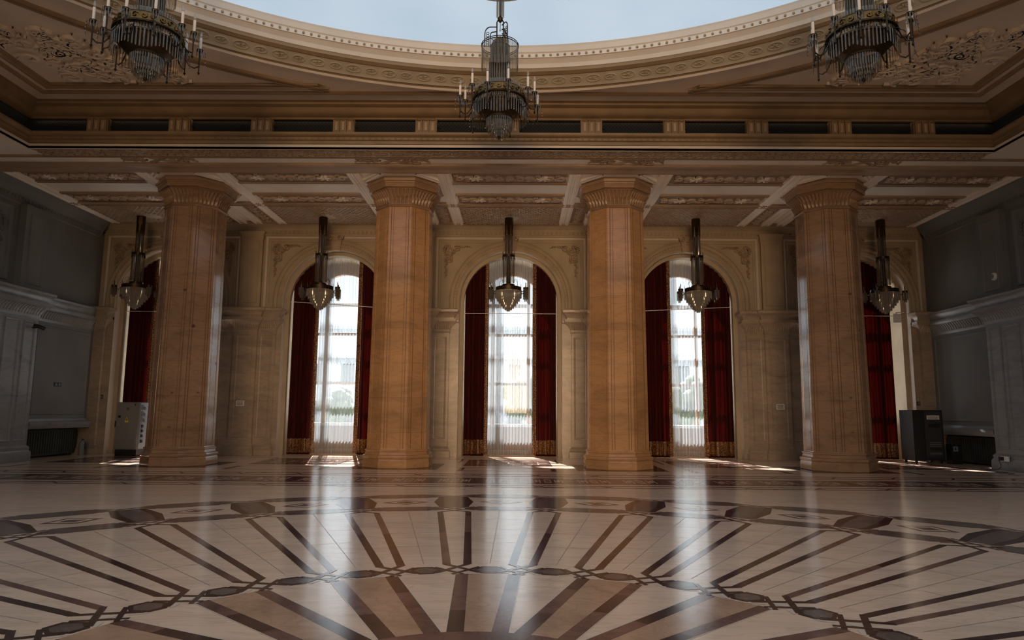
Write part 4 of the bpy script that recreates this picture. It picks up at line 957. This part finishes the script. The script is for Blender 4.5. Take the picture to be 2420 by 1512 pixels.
def big_chandelier(loc, label):
    """origin at its suspension point on the luminous ceiling (z = 0), lowest crystal at -3.42"""
    r = empty('grand_chandelier', loc, label, 'chandelier', 'crystal chandeliers under the oval ceiling')
    z0 = loc[2]
    Z = lambda px: 9.61-0.00885*px-z0        # heights read down the fitting
    b = MB(); b.lathe([(0.95, 0.0), (0.95, -0.04), (0.85, -0.07), (0.40, -0.09), (0.12, -0.12), (0.05, -0.16)], 40, 'bronze_gold'); b.build('ceiling_rose', r)
    b = MB(); b.tube([(0, 0, -0.1), (0, 0, Z(44))], 0.02, 'bronze', 8); b.lathe([(0.02, Z(40)), (0.055, Z(44)), (0.05, Z(49)), (0.02, Z(54))], 12, 'bronze'); b.build('suspension_rod', r)
    b = MB(); prisms(b, 0, 9, 0.068, Z(44), -0.16, 0.02); b.build('rod_crystals', r)
    b = MB()
    pts = [(0.065*cos(t), 0, Z(70)+(0.13*(1 if sin(t) > 0 else -1)+0.065*sin(t))) for t in [2*PI*i/24 for i in range(24)]]
    b.tube(pts, 0.014, 'bronze', 6, closed=True); b.tube([(0, 0, Z(54)), (0, 0, Z(70))], 0.006, 'bronze', 5); b.blob((0, 0, Z(73)), 0.02, 0.02, 0.025, 'crystal', 8, 6); b.build('hanging_link', r)
    for j in range(3):
        a = PI+2*PI*j/3; ca, sa = cos(a), sin(a); b = MB()
        outer = [(0.30, Z(112)), (0.30, Z(82))]+[(0.19+0.11*cos(t), Z(82)+0.15*sin(t)) for t in [PI/2*q/6 for q in range(1, 7)]]+[(0.075, Z(65))]
        inner = [(0.19, Z(112)), (0.19, Z(84))]+[(0.14+0.05*cos(t), Z(84)+0.06*sin(t)) for t in [PI/2*q/6 for q in range(1, 7)]]+[(0.075, Z(76))]
        for path in (outer, inner): b.tube([(ca*x, sa*x, z) for x, z in path], 0.011, 'bronze', 5)
        for q in range(6):
            zz = Z(108)+q*0.05; b.tube([(ca*(0.245+0.03*cos(t)), sa*(0.245+0.03*cos(t)), zz+0.024*sin(t)) for t in [2*PI*w/8 for w in range(8)]], 0.006, 'bronze', 4, closed=True)
        b.build('pierced_bracket', r)
    b = MB(); b.lathe([(0.02, Z(88)), (0.05, Z(91)), (0.10, Z(94)), (0.15, Z(101)), (0.17, Z(108)), (0.20, Z(112))], 20, 'bronze_gold'); b.build('dome_cap', r)
    b = MB()
    for z in (Z(108), Z(112)): b.tube([(0.36*cos(2*PI*i/36), 0.36*sin(2*PI*i/36), z) for i in range(36)], 0.008, 'bronze', 5, closed=True)
    for i in range(6): b.tube([(0.18*cos(PI*i/3), 0.18*sin(PI*i/3), Z(110)), (0.36*cos(PI*i/3), 0.36*sin(PI*i/3), Z(110))], 0.008, 'bronze', 4)
    b.build('upper_ring', r)
    b = MB(); zf = lambda t: Z(163)+0.14*cos(3*t+PI/2) if False else Z(160)-0.15*abs(cos(1.5*(t+PI/2)))+0.06
    prisms(b, 0, 80, 0.355, 0, Z(112), 0.0075, 'beads', zf=zf); stuff(b.build('bead_curtain', r))
    b = MB(); b.lathe([(0.185, Z(112)), (0.19, Z(150)), (0.20, Z(206))], 24, 'bronze', cap=False); prisms(b, 0, 26, 0.20, Z(207), Z(140), 0.010, 'beads'); stuff(b.build('inner_column', r))
    # twelve-sided body: stacked bands with prism rows
    b = MB(); ringband(b, 0.205, 0.215, Z(209), Z(206), 'bronze'); ringband(b, 0.43, 0.47, Z(221), Z(218), 'bronze'); ringband(b, 0.47, 0.50, Z(237), Z(222), 'bronze_gold', 24)
    ringband(b, 0.44, 0.53, Z(240), Z(237), 'bronze'); ringband(b, 0.47, 0.50, Z(254), Z(251), 'bronze'); b.lathe([(0.46, Z(252)), (0.42, Z(262)), (0.32, Z(274)), (0.23, Z(280))], 28, 'bronze', cap=False)
    for i in range(24):
        t = 2*PI*i/24; b.ridge(spiral(0, 0, 0.05, 1.1, 1 if i % 2 else -1, 0.5, 8), 0.012, 0.02, lambda u, v, d, t=t: ((0.50+d)*cos(t)-u*sin(t), (0.50+d)*sin(t)+u*cos(t), Z(229)+v), 'bronze_gold')
    b.build('body_frame', r)
    b = MB(); prisms(b, 0, 26, 0.21, Z(219), Z(207), 0.018); prisms(b, 0, 64, 0.455, Z(222), Z(209), 0.016); prisms(b, 0, 70, 0.475, Z(252), Z(240), 0.016); stuff(b.build('prism_rows', r))
    b = MB(); prisms(b, 0, 60, 0.53, Z(284), Z(254), 0.012, zf=lambda t: Z(278)-0.10*abs(sin(3*t))); stuff(b.build('crystal_fringe', r))
    b = MB()
    for rr, za, zb, n in ((0.25, 278, 304, 40), (0.21, 288, 312, 34), (0.165, 298, 318, 28), (0.11, 306, 324, 20)): prisms(b, 0, n, rr, Z(zb), Z(za), 0.011)
    ringband(b, 0.23, 0.26, Z(281), Z(277), 'bronze'); ringband(b, 0.10, 0.17, Z(308), Z(306), 'bronze'); stuff(b.build('lower_cascade', r))
    b = MB(); b.lathe([(0.02, Z(112)), (0.02, Z(318)), (0.035, Z(322)), (0.0, Z(326))], 10, 'bronze', cap=False); b.build('centre_stem', r)
    for j in range(12):
        a = 2*PI*(j+0.5)/12; ca, sa = cos(a), sin(a); R = 0.77 if j % 2 == 0 else 0.70; dz = 0.0 if j % 2 == 0 else 0.09
        b = MB(); q = lambda x, z: (ca*x, sa*x, z+dz)
        b.tube([q(0.50, Z(245)), q(0.55, Z(262)), q(0.62, Z(274)), q(0.70, Z(276)), q(R, Z(270))], 0.012, 'bronze', 5)
        b.tube([q(0.52+0.09*cos(t), Z(258)+0.06*sin(t)) for t in [0.3*w for w in range(15)]], 0.007, 'bronze', 4)
        b.tube([q(R, Z(236)), q(R, Z(284))], [0.016, 0.012], 'bronze', 6); b.lathe([(0.0, Z(288)), (0.022, Z(283)), (0.01, Z(280))], 8, 'bronze', (ca*R, sa*R, dz), cap=False)
        b.lathe([(0.014, Z(243)), (0.05, Z(240)), (0.055, Z(237)), (0.03, Z(236))], 10, 'bronze', (ca*R, sa*R, dz)); b.build('candle_arm', r)
        b = MB(); prisms(b, 0, 8, 0.055, Z(252)+dz, Z(239)+dz, 0.010, c=(ca*R, sa*R)); 
        b.tube([(ca*(R+0.04), sa*(R+0.04), Z(239)+dz), (ca*(R+0.085), sa*(R+0.085), Z(241)+dz), (ca*(R+0.09), sa*(R+0.09), Z(268)+dz)], 0.004, 'bronze', 4)
        for w in range(4): b.blob((ca*(R+0.09), sa*(R+0.09), Z(246+7*w)+dz), 0.013, 0.013, 0.018, 'crystal', 6, 4)
        b.build('candle_pendants', r)
        b = MB(); b.lathe([(0.022, Z(236)), (0.023, Z(214)), (0.020, Z(213))], 10, 'candle', (ca*R, sa*R, dz)); cd = b.build('candle', r)
        b = MB(); b.lathe([(0.012, Z(213)), (0.024, Z(210)), (0.022, Z(206)), (0.008, Z(201)), (0.001, Z(199))], 8, 'bulb', (ca*R, sa*R, dz)); b.build('bulb', cd)
    return r
ZL = ZF+1.05
g1 = big_chandelier((-0.12, 12.7, ZL), 'large crystal candle chandelier hanging from the glowing ceiling, the middle one at top centre')
dup(g1, (-5.72, 10.4, ZL), 'large crystal candle chandelier cut by the top of the photo, upper left corner', 0.35)
dup(g1, (5.70, 10.35, ZL), 'large crystal candle chandelier cut by the top of the photo, upper right corner', -0.22)

def aisle_chandelier(loc, label):
    """origin on the coffered ceiling (z = 0), lowest crystal at -3.17"""
    r = empty('aisle_chandelier', loc, label, 'chandelier', 'long crystal chandeliers in the window aisle')
    Z = lambda px: -(px-515)*0.0139
    b = MB(); b.lathe([(0.145, 0.0), (0.145, Z(530)), (0.115, Z(553))], 8, 'bronze'); b.build('canopy', r)
    b = MB(); b.lathe([(0.07, Z(545)), (0.07, Z(676))], 8, 'bronze'); b.build('stem', r)
    b = MB(); prisms(b, 0, 14, 0.115, Z(612), Z(549), 0.022); prisms(b, 0, 10, 0.125, Z(560), Z(535), 0.018, k='bronze'); b.build('upper_tubes', r)
    b = MB(); ringband(b, 0.11, 0.21, Z(612), Z(606), 'bronze', 12); ringband(b, 0.10, 0.13, Z(556), Z(552), 'bronze', 12)
    for i in range(12): t = 2*PI*i/12; b.tube([(0.2*cos(t), 0.2*sin(t), Z(618)), (0.2*cos(t), 0.2*sin(t), Z(598))], [0.014, 0.004], 'bronze', 5)
    b.build('collar', r)
    b = MB(); prisms(b, 0, 18, 0.185, Z(676), Z(612), 0.024); b.build('lower_tubes', r)
    b = MB(); ringband(b, 0.38, 0.43, Z(694), Z(685), 'bronze', 28); ringband(b, 0.19, 0.21, Z(682), Z(678), 'bronze', 20)
    for i in range(8):
        t = 2*PI*i/8; b.tube([(0.1*cos(t), 0.1*sin(t), Z(680)), (0.3*cos(t), 0.3*sin(t), Z(686)), (0.42*cos(t), 0.42*sin(t), Z(690))], 0.014, 'bronze', 5)
        b.tube([(0.42*cos(t), 0.42*sin(t), Z(692)), (0.42*cos(t), 0.42*sin(t), Z(676))], [0.013, 0.004], 'bronze', 5)
    for i in range(6):
        t = 2*PI*(i+.5)/6; c = (0.27*cos(t), 0.27*sin(t)); b.tube([(c[0]+0.07*cos(t)*cos(w), c[1]+0.07*sin(t)*cos(w), Z(674)+0.11*sin(w)) for w in [PI*q/8 for q in range(9)]], 0.006, 'bronze', 4)
    b.build('bowl_frame', r)
    b = MB()
    for rr, za, zb, n in ((0.43, 694, 712, 56), (0.37, 702, 719, 48), (0.31, 709, 725, 40), (0.245, 716, 731, 34), (0.18, 723, 737, 26), (0.115, 730, 741, 18), (0.05, 736, 744, 8)): prisms(b, 0, n, rr, Z(zb), Z(za), 0.021, 'crystal_white')
    stuff(b.build('crystal_bowl', r))
    for t in (0.42, PI-0.42, PI+0.42, 2*PI-0.42):
        b = MB(); x, y = 0.63*cos(t), 0.63*sin(t)
        b.tube([(0.42*cos(t), 0.42*sin(t), Z(690)), (0.5*cos(t), 0.5*sin(t), Z(698)), (x, y, Z(692))], 0.014, 'bronze', 5)
        b.lathe([(0.03, Z(694)), (0.085, Z(693)), (0.085, Z(688)), (0.02, Z(687))], 10, 'bronze', (x, y, 0)); b.lathe([(0.016, Z(688)), (0.014, Z(678)), (0.003, Z(675))], 6, 'bronze', (x, y, 0), cap=False); b.build('lamp_arm', r)
        b = MB(); prisms(b, 0, 12, 0.08, Z(712), Z(693), 0.018, c=(x, y)); prisms(b, 0, 7, 0.04, Z(717), Z(694), 0.016, c=(x, y)); b.build('lamp_crystals', r)
    return r
AL = ['long crystal chandelier in the dark left aisle, half hidden by the first column', 'long crystal chandelier hanging before the window between the first and second columns',
      'long crystal chandelier hanging before the middle window', 'long crystal chandelier hanging before the window between the third and fourth columns', 'long crystal chandelier in the dark right aisle, right of the stained column']
ZR = ZC-0.10
AX = [-12.5, -6.33, -0.06, 6.22, 12.38]
a1 = aisle_chandelier((AX[0], 22.62, ZR), AL[0])
for x, l, q in zip(AX[1:], AL[1:], (0.2, 0.0, -0.15, 0.3)): dup(a1, (x, 22.62, ZR), l, q)

# spots on the luminous ceiling
for x, w in ((-1.0, 'left'), (1.18, 'right')):
    b = MB(); z = 0.0
    for dx in (-0.12, 0.10): b.tube([(dx*0.4, 0, z), (dx, 0, z-0.13)], 0.02, 'bronze', 6); b.blob((dx, 0, z-0.17), 0.055, 0.055, 0.055, 'crystal', 10, 6)
    o = b.build('ceiling_spotlight', loc=(x, 13.28, ZL)); tag(o, 'small pair of glass ceiling lamps on the glowing ceiling, %s of the middle chandelier' % w, 'ceiling lamp', 'paired lamps on the glowing ceiling')

# ------------------------------------------------------------------ small things
def cabinet():
    r = empty('electrical_cabinet', (-12.62, 23.05, 0), 'grey steel electrical cabinet with sockets on its side, between left wall and first column', 'cabinet')
    b = MB(); b.box(-0.36, 0.36, -0.12, 0.45, 0.22, 1.76, 'cab'); b.box(0.36, 0.40, -0.05, 0.42, 0.24, 1.74, 'cab_side'); b.build('body', r)
    b = MB(); b.box(-0.34, 0.36, -0.08, 0.42, 0.0, 0.22, 'black'); b.build('plinth', r)
    b = MB(); b.box(-0.345, 0.33, -0.145, -0.12, 0.25, 1.73, 'cab'); d = b.build('door', r)
    b = MB(); b.box(-0.36, -0.335, -0.18, -0.145, 0.95, 1.15, 'black'); b.build('handle', d)
    b = MB(); b.box(-0.28, -0.20, -0.152, -0.145, 1.25, 1.33, 'black'); b.build('meter_window', d)
    b = MB(); b.lathe([(0.025, 0), (0.02, -0.02)], 12, 'black'); k = b.build('lock', d); k.location = (0.26, -0.145, 1.68); k.rotation_euler = (PI/2, 0, 0)
    b = MB(); b.face([(-0.04, -0.151, 1.13), (0.06, -0.151, 1.13), (0.01, -0.151, 1.30)][::-1], 'yellow'); b.face([(-0.012, -0.153, 1.165), (0.032, -0.153, 1.165), (0.01, -0.153, 1.25)][::-1], 'ink'); b.box(-0.045, 0.065, -0.152, -0.147, 1.10, 1.16, 'yellow'); tag(b.build('warning_label', d, smooth=False), 'yellow warning triangle label')
    b = MB()
    for z in (1.56, 1.52): 
        for q in range(4): b.box(-0.03+q*0.026, -0.012+q*0.026, -0.150, -0.146, z, z+0.025, 'ink')
    b.box(0.005, 0.025, -0.150, -0.146, 1.48, 1.50, 'ink'); b.build('door_lettering', d)
    for q, z in enumerate((1.60, 1.40, 1.20)):
        b = MB(); b.box(0.40, 0.46, -0.03, 0.16, z-0.08, z+0.07, 'cab_side'); b.lathe([(0.06, 0), (0.065, 0.10), (0.05, 0.11)], 12, 'cab_side'); 
        vv = b.v[8:]; b.v[8:] = [(0.44+0.75*z_+0.2*0, 0.06+y_, z+x_-0.6*z_+0.0) for x_, y_, z_ in vv]
        b.build('power_socket', r)
    for z in (0.98, 0.82, 0.66, 0.48):
        b = MB(); b.box(0.40, 0.415, -0.02, 0.14, z-0.07, z+0.07, 'cab_side'); b.box(0.415, 0.45, 0.015, 0.105, z-0.045, z+0.045, 'black'); b.build('small_socket', r)
cabinet()
def rack():
    r = empty('equipment_rack', (13.5, 22.95, 0), 'black equipment rack on the floor beside the rightmost window', 'rack')
    b = MB(); b.box(-0.48, 0.48, -0.32, 0.45, 0.10, 1.70, 'black'); b.build('body', r)
    b = MB(); b.box(-0.12, 0.42, -0.345, -0.32, 0.20, 1.66, 'black_soft'); d = b.build('front_panel', r)
    b = MB(); b.box(-0.04, 0.36, -0.352, -0.345, 1.40, 1.53, 'paper')
    for z in (1.49, 1.455, 1.42): b.box(-0.01, 0.32, -0.355, -0.352, z-0.006, z+0.006, 'ink')
    tag(b.build('paper_label', d), 'white paper label')
    for z, h in ((1.15, 0.12), (0.42, 0.08)):
        b = MB(); b.box(0.0, 0.38, -0.352, -0.345, z, z+h, 'black'); b.build('device_panel', d)
    b = MB()
    for z in (0.66, 0.60, 0.54, 0.30, 0.33): b.box(0.0, 0.38, -0.35, -0.345, z, z+0.014, 'cab')
    b.build('device_strips', d)
    for x, y in ((-0.4, -0.24), (0.4, -0.24), (-0.4, 0.36), (0.4, 0.36)):
        b = MB(); b.tube([(x-0.02, y, 0.05), (x+0.02, y, 0.05)], 0.05, 'black', 12); b.tube([(x, y, 0.05), (x, y, 0.11)], 0.015, 'cab', 6); b.build('caster', r)
rack()
b = MB(); b.box(-0.16, 0.16, -0.14, 0.14, 0.0, 0.62, 'black'); r = b.build('floor_speaker', loc=(14.22, 22.55, 0)); tag(r, 'small black box with a grey label, standing right of the black rack', 'speaker')
b = MB(); b.box(-0.10, 0.05, -0.146, -0.14, 0.40, 0.56, 'cab'); b.box(-0.05, -0.01, -0.149, -0.146, 0.44, 0.52, 'black'); b.build('label_plate', r)
def notice(x, z, lab):
    b = MB(); b.box(-0.145, 0.145, -0.004, 0.0, -0.095, 0.095, 'paper'); r = b.build('notice_sign', loc=(x, YW-0.303, z)); tag(r, lab, 'sign', 'paper notices on the wall piers')
    b = MB()
    for q, (zz, cuts) in enumerate(((0.045, (-0.1, -0.03, 0.02, 0.1)), (0.0, (-0.1, -0.04, 0.03, 0.1)), (-0.045, (-0.1, -0.05, 0.0, 0.06, 0.1)))):
        for a, c in zip(cuts, cuts[1:]):
            n = max(2, round((c-a)/0.014))
            for j in range(n-1):
                xx = a+(c-a)*j/n; b.box(xx, xx+0.010, -0.006, -0.004, zz-0.012, zz+(0.012 if (j+q) % 3 else 0.018), 'ink')
    b.build('lettering', r)
notice(-9.18, 1.76, 'small white notice with three lines, on the wall pier left of the second window')
notice(9.16, 1.78, 'small white notice with three lines, on the wall pier left of the fourth column')
# wall plates, camera, detector
def plate(mp, u, v, w, h, lab, nm='socket_plate', k='black', d0=0.0):
    b = MB(); b.box(u-w/2, u+w/2, v-h/2, v+h/2, d0+0.003, d0+0.02, k, mp); o = b.build(nm); tag(o, lab, 'wall plate')
    b = MB(); n = 2 if w > h*1.2 else 1
    for q in range(n):
        c = u-w/2+w*(q+0.5)/n; b.box(c-h*0.3, c+h*0.3, v-h*0.3, v+h*0.3, d0+0.02, d0+0.026, 'cab', mp)
    b.build('socket_face', o)
plate(mpL, 22.12, 2.30, 0.34, 0.13, 'small dark double socket plate on the bare shaded left wall')
plate(mpB, -14.12, 1.95, 0.10, 0.13, 'small dark switch plate on the left corner pier above the cabinet', d0=0.0)
plate(mpB, 13.98, 1.93, 0.11, 0.12, 'small dark switch plate on the right corner pier above the black rack', d0=0.0)
def camera_(loc):
    b = MB(); b.tube([(-0.0, 0, 0), (0.14, 0, 0.0), (0.20, -0.02, 0.02)], 0.02, 'black', 8); r = b.build('wall_mounted_camera', loc=loc); tag(r, 'black security camera on the left pilaster below the string course', 'security camera')
    b = MB(); b.tube([(0.10, -0.08, 0.06), (0.14, 0.0, 0.05), (0.20, 0.22, 0.0)], [0.05, 0.06, 0.055], 'black', 10); h = b.build('housing', r)
    b = MB(); b.blob((0.205, 0.23, -0.002), 0.035, 0.02, 0.035, 'cab', 8, 5); b.build('lens', h)
camera_((-14.20, 20.32, 3.92))
b = MB(); b.lathe([(0.12, 0), (0.12, 0.03), (0.09, 0.07), (0.0, 0.085)], 20, 'white_paint'); o = b.build('smoke_detector', loc=(XW-0.2, 20.12, 5.60)); o.rotation_euler = (0, -PI/2, 0); tag(o, 'round white detector on the upper right pilaster', 'detector')
b = MB(); b.lathe([(0.07, 0.07), (0.07, 0.10), (0.05, 0.11)], 16, 'cab'); b.build('sensor_face', o)
b = MB(); b.box(-0.13, 0.13, -0.05, 0.0, -0.15, 0.15, 'white_paint'); o = b.build('hanging_box', loc=(13.43, 23.9, 4.87)); tag(o, 'small square white box hanging in the rightmost window opening', 'box')
b = MB(); b.tube([(0, -0.02, 0.15), (0, 0.05, 0.2), (0.3, 0.06, 0.22)], 0.012, 'white_paint', 6); b.build('bracket', o)
# radiators in the niches
for mp, w in ((mpL, 'left'), (mpR, 'right')):
    r = empty('radiator', mp(22.3, 0, -0.2), 'dark radiator in the low niche of the %s wall under the marble slab' % w, 'radiator', 'radiators in the wall niches')
    o = Vector(mp(22.3, 0, -0.2))
    b = MB()
    for q in range(24):
        u = 21.0+q*0.115
        b.box(u, u+0.085, 0.12, 0.80, -0.42, -0.22, 'rad', mp)
    b.v = [tuple(Vector(p)-o) for p in b.v]; b.build('fins', r)
    b = MB(); b.box(20.95, 23.7, 0.80, 0.86, -0.40, -0.24, 'rad', mp); b.box(20.95, 23.7, 0.06, 0.12, -0.40, -0.24, 'rad', mp)
    for u in (21.2, 23.4): b.box(u, u+0.05, 0.0, 0.08, -0.36, -0.28, 'rad', mp)
    b.v = [tuple(Vector(p)-o) for p in b.v]; b.build('header_rail', r)
b = MB(); b.lathe([(0.075, 0.0), (0.08, 0.02), (0.08, 0.40), (0.05, 0.46), (0.025, 0.48)], 14, 'cab'); r = b.build('fire_extinguisher', loc=(-14.25, 23.25, 0)); tag(r, 'small grey cylinder on the floor at the end of the left niche', 'fire extinguisher')
b = MB(); b.tube([(0, 0, 0.48), (0, 0, 0.54), (0.08, 0, 0.53)], 0.014, 'black', 6); b.tube([(0.0, 0.02, 0.52), (0.05, 0.1, 0.45), (0.06, 0.1, 0.2)], 0.01, 'black', 6); b.build('valve', r)
# sockets and cable by the right pilaster
b = MB(); b.box(19.85, 20.15, 0.26, 0.40, 0.41, 0.45, 'white_paint', mpR); o = b.build('socket_block'); tag(o, 'white double socket block low on the right pilaster', 'socket')
b = MB(); b.box(20.02, 20.12, 0.28, 0.38, 0.45, 0.54, 'black', mpR); b.build('plug', o)
b = MB(); pts = [(XW-0.57, 20.07, 0.30), (XW-0.60, 19.95, 0.12), (XW-0.66, 20.1, 0.012), (XW-0.75, 20.5, 0.012), (XW-0.62, 20.75, 0.012), (XW-0.85, 20.3, 0.012), (XW-1.0, 19.6, 0.012), (XW-0.9, 18.9, 0.012)]
cu = []
for i in range(len(pts)-1):
    for q in range(5):
        t = q/5; p0, p1, p2, p3 = [Vector(pts[min(max(i+j, 0), len(pts)-1)]) for j in (-1, 0, 1, 2)]
        cu.append(0.5*((2*p1)+(p2-p0)*t+(2*p0-5*p1+4*p2-p3)*t*t+(3*p1-p0-3*p2+p3)*t**3))
for p in cu: p.z = max(p.z, 0.012)
b.tube(cu, 0.010, 'black', 6); tag(b.build('power_cord'), 'loose black cable on the floor at the foot of the right pilaster', 'cable')

# ------------------------------------------------------------------ courtyard outside the windows
b = MB(); b.face([(-60, 26.2, -0.4), (60, 26.2, -0.4), (60, 90, -0.4), (-60, 90, -0.4)], 'ground'); tag(b.build('courtyard_ground', smooth=False), kind='structure')
r = empty('courtyard_building', (0, 62, -0.4), 'pale stone building across the courtyard, glimpsed through the sheer curtains', 'building')
b = MB(); b.box(-40, 40, 0, 6, 0, 9.5, 'ext')
for z in (3.4, 6.6, 9.2): b.box(-40.2, 40.2, -0.5, 0, z, z+0.35, 'ext')
b.build('facade', r, smooth=False)
for x in range(-27, 28, 3):
    for z in (0.9, 4.2):
        b = MB(); b.box(x-0.6, x+0.6, -0.06, 0.02, z, z+1.9, 'ext_dark'); b.box(x-0.75, x+0.75, -0.2, 0, z-0.15, z, 'ext'); b.build('facade_window', r, smooth=False)

def tree(x, y, h, lab):
    r = empty('courtyard_tree', (x, y, -0.4), lab, 'tree', 'trees in the courtyard')
    b = MB(); b.tube([(0, 0, 0), (0.05, 0, h*0.35), (0.0, 0.05, h*0.6)], [0.12, 0.09, 0.06], 'wood', 8); b.build('trunk', r)
    b = MB(); q = random.Random(int(x*10)+99)
    for i in range(34):
        t, p = q.uniform(0, 6.28), q.uniform(-1, 1); rr = h*0.30*q.uniform(0.55, 1)
        c = (rr*cos(t)*math.sqrt(1-p*p), rr*sin(t)*math.sqrt(1-p*p), h*0.64+rr*p*1.05); b.blob(c, h*0.12, h*0.12, h*0.10, 'leaf', 7, 5)
    b.build('foliage', r)
tree(1.0, 40, 4.4, 'small green tree in the courtyard behind the sheer curtain of the middle window')
tree(10.6, 41, 4.0, 'small green tree in the courtyard behind the window between the third and fourth columns')
tree(-11.2, 44, 3.6, 'small green tree in the courtyard behind the window between the first and second columns')

# ------------------------------------------------------------------ light
w = bpy.data.worlds.new('sky'); scene.world = w; w.use_nodes = True
bg = w.node_tree.nodes['Background']; bg.inputs['Color'].default_value = (0.80, 0.90, 1.0, 1); bg.inputs['Strength'].default_value = 2.6
def light(name, typ, loc, rot, energy, color, **kw):
    l = bpy.data.lights.new(name, typ); l.energy = energy; l.color = color
    for k, v in kw.items(): setattr(l, k, v)
    o = bpy.data.objects.new(name, l); COL.objects.link(o); o.location = loc; o.rotation_euler = rot; return o
sd = Vector((1.4, -5.6, -6.0)).normalized()
s = light('sun', 'SUN', (0, 60, 40), (0, 0, 0), 48.0, (0.97, 0.98, 1.0), angle=rad(0.6)); s.rotation_euler = sd.to_track_quat('-Z', 'Y').to_euler()
for c in BAY:
    p = light('window_portal', 'AREA', (c, 25.75, 3.6), (-PI/2, 0, 0), 1.0, (1, 1, 1), shape='RECTANGLE', size=2.8, size_y=7.0); p.data.cycles.is_portal = True
# warm fill lamps added behind the camera; the rear wall has no windows
for x in (-3.0, 0.0, 3.0):
    light('warm_fill_light', 'AREA', (x, -15.6, 4.2), (PI/2, 0, 0), 105.0, (1.0, 0.66, 0.38), shape='RECTANGLE', size=2.6, size_y=5.5, spread=rad(46))

# ------------------------------------------------------------------ render look
scene.view_settings.view_transform = 'Standard'; scene.view_settings.look = 'None'
scene.view_settings.exposure = 0.0; scene.view_settings.gamma = 1.0; scene.view_settings.use_curve_mapping = False
cy = scene.cycles
cy.use_adaptive_sampling = True; cy.adaptive_threshold = 0.02; cy.max_bounces = 8; cy.diffuse_bounces = 5; cy.glossy_bounces = 4; cy.transparent_max_bounces = 24; cy.transmission_bounces = 4
cy.use_denoising = True; cy.sample_clamp_indirect = 6.0; cy.caustics_reflective = False; cy.caustics_refractive = False
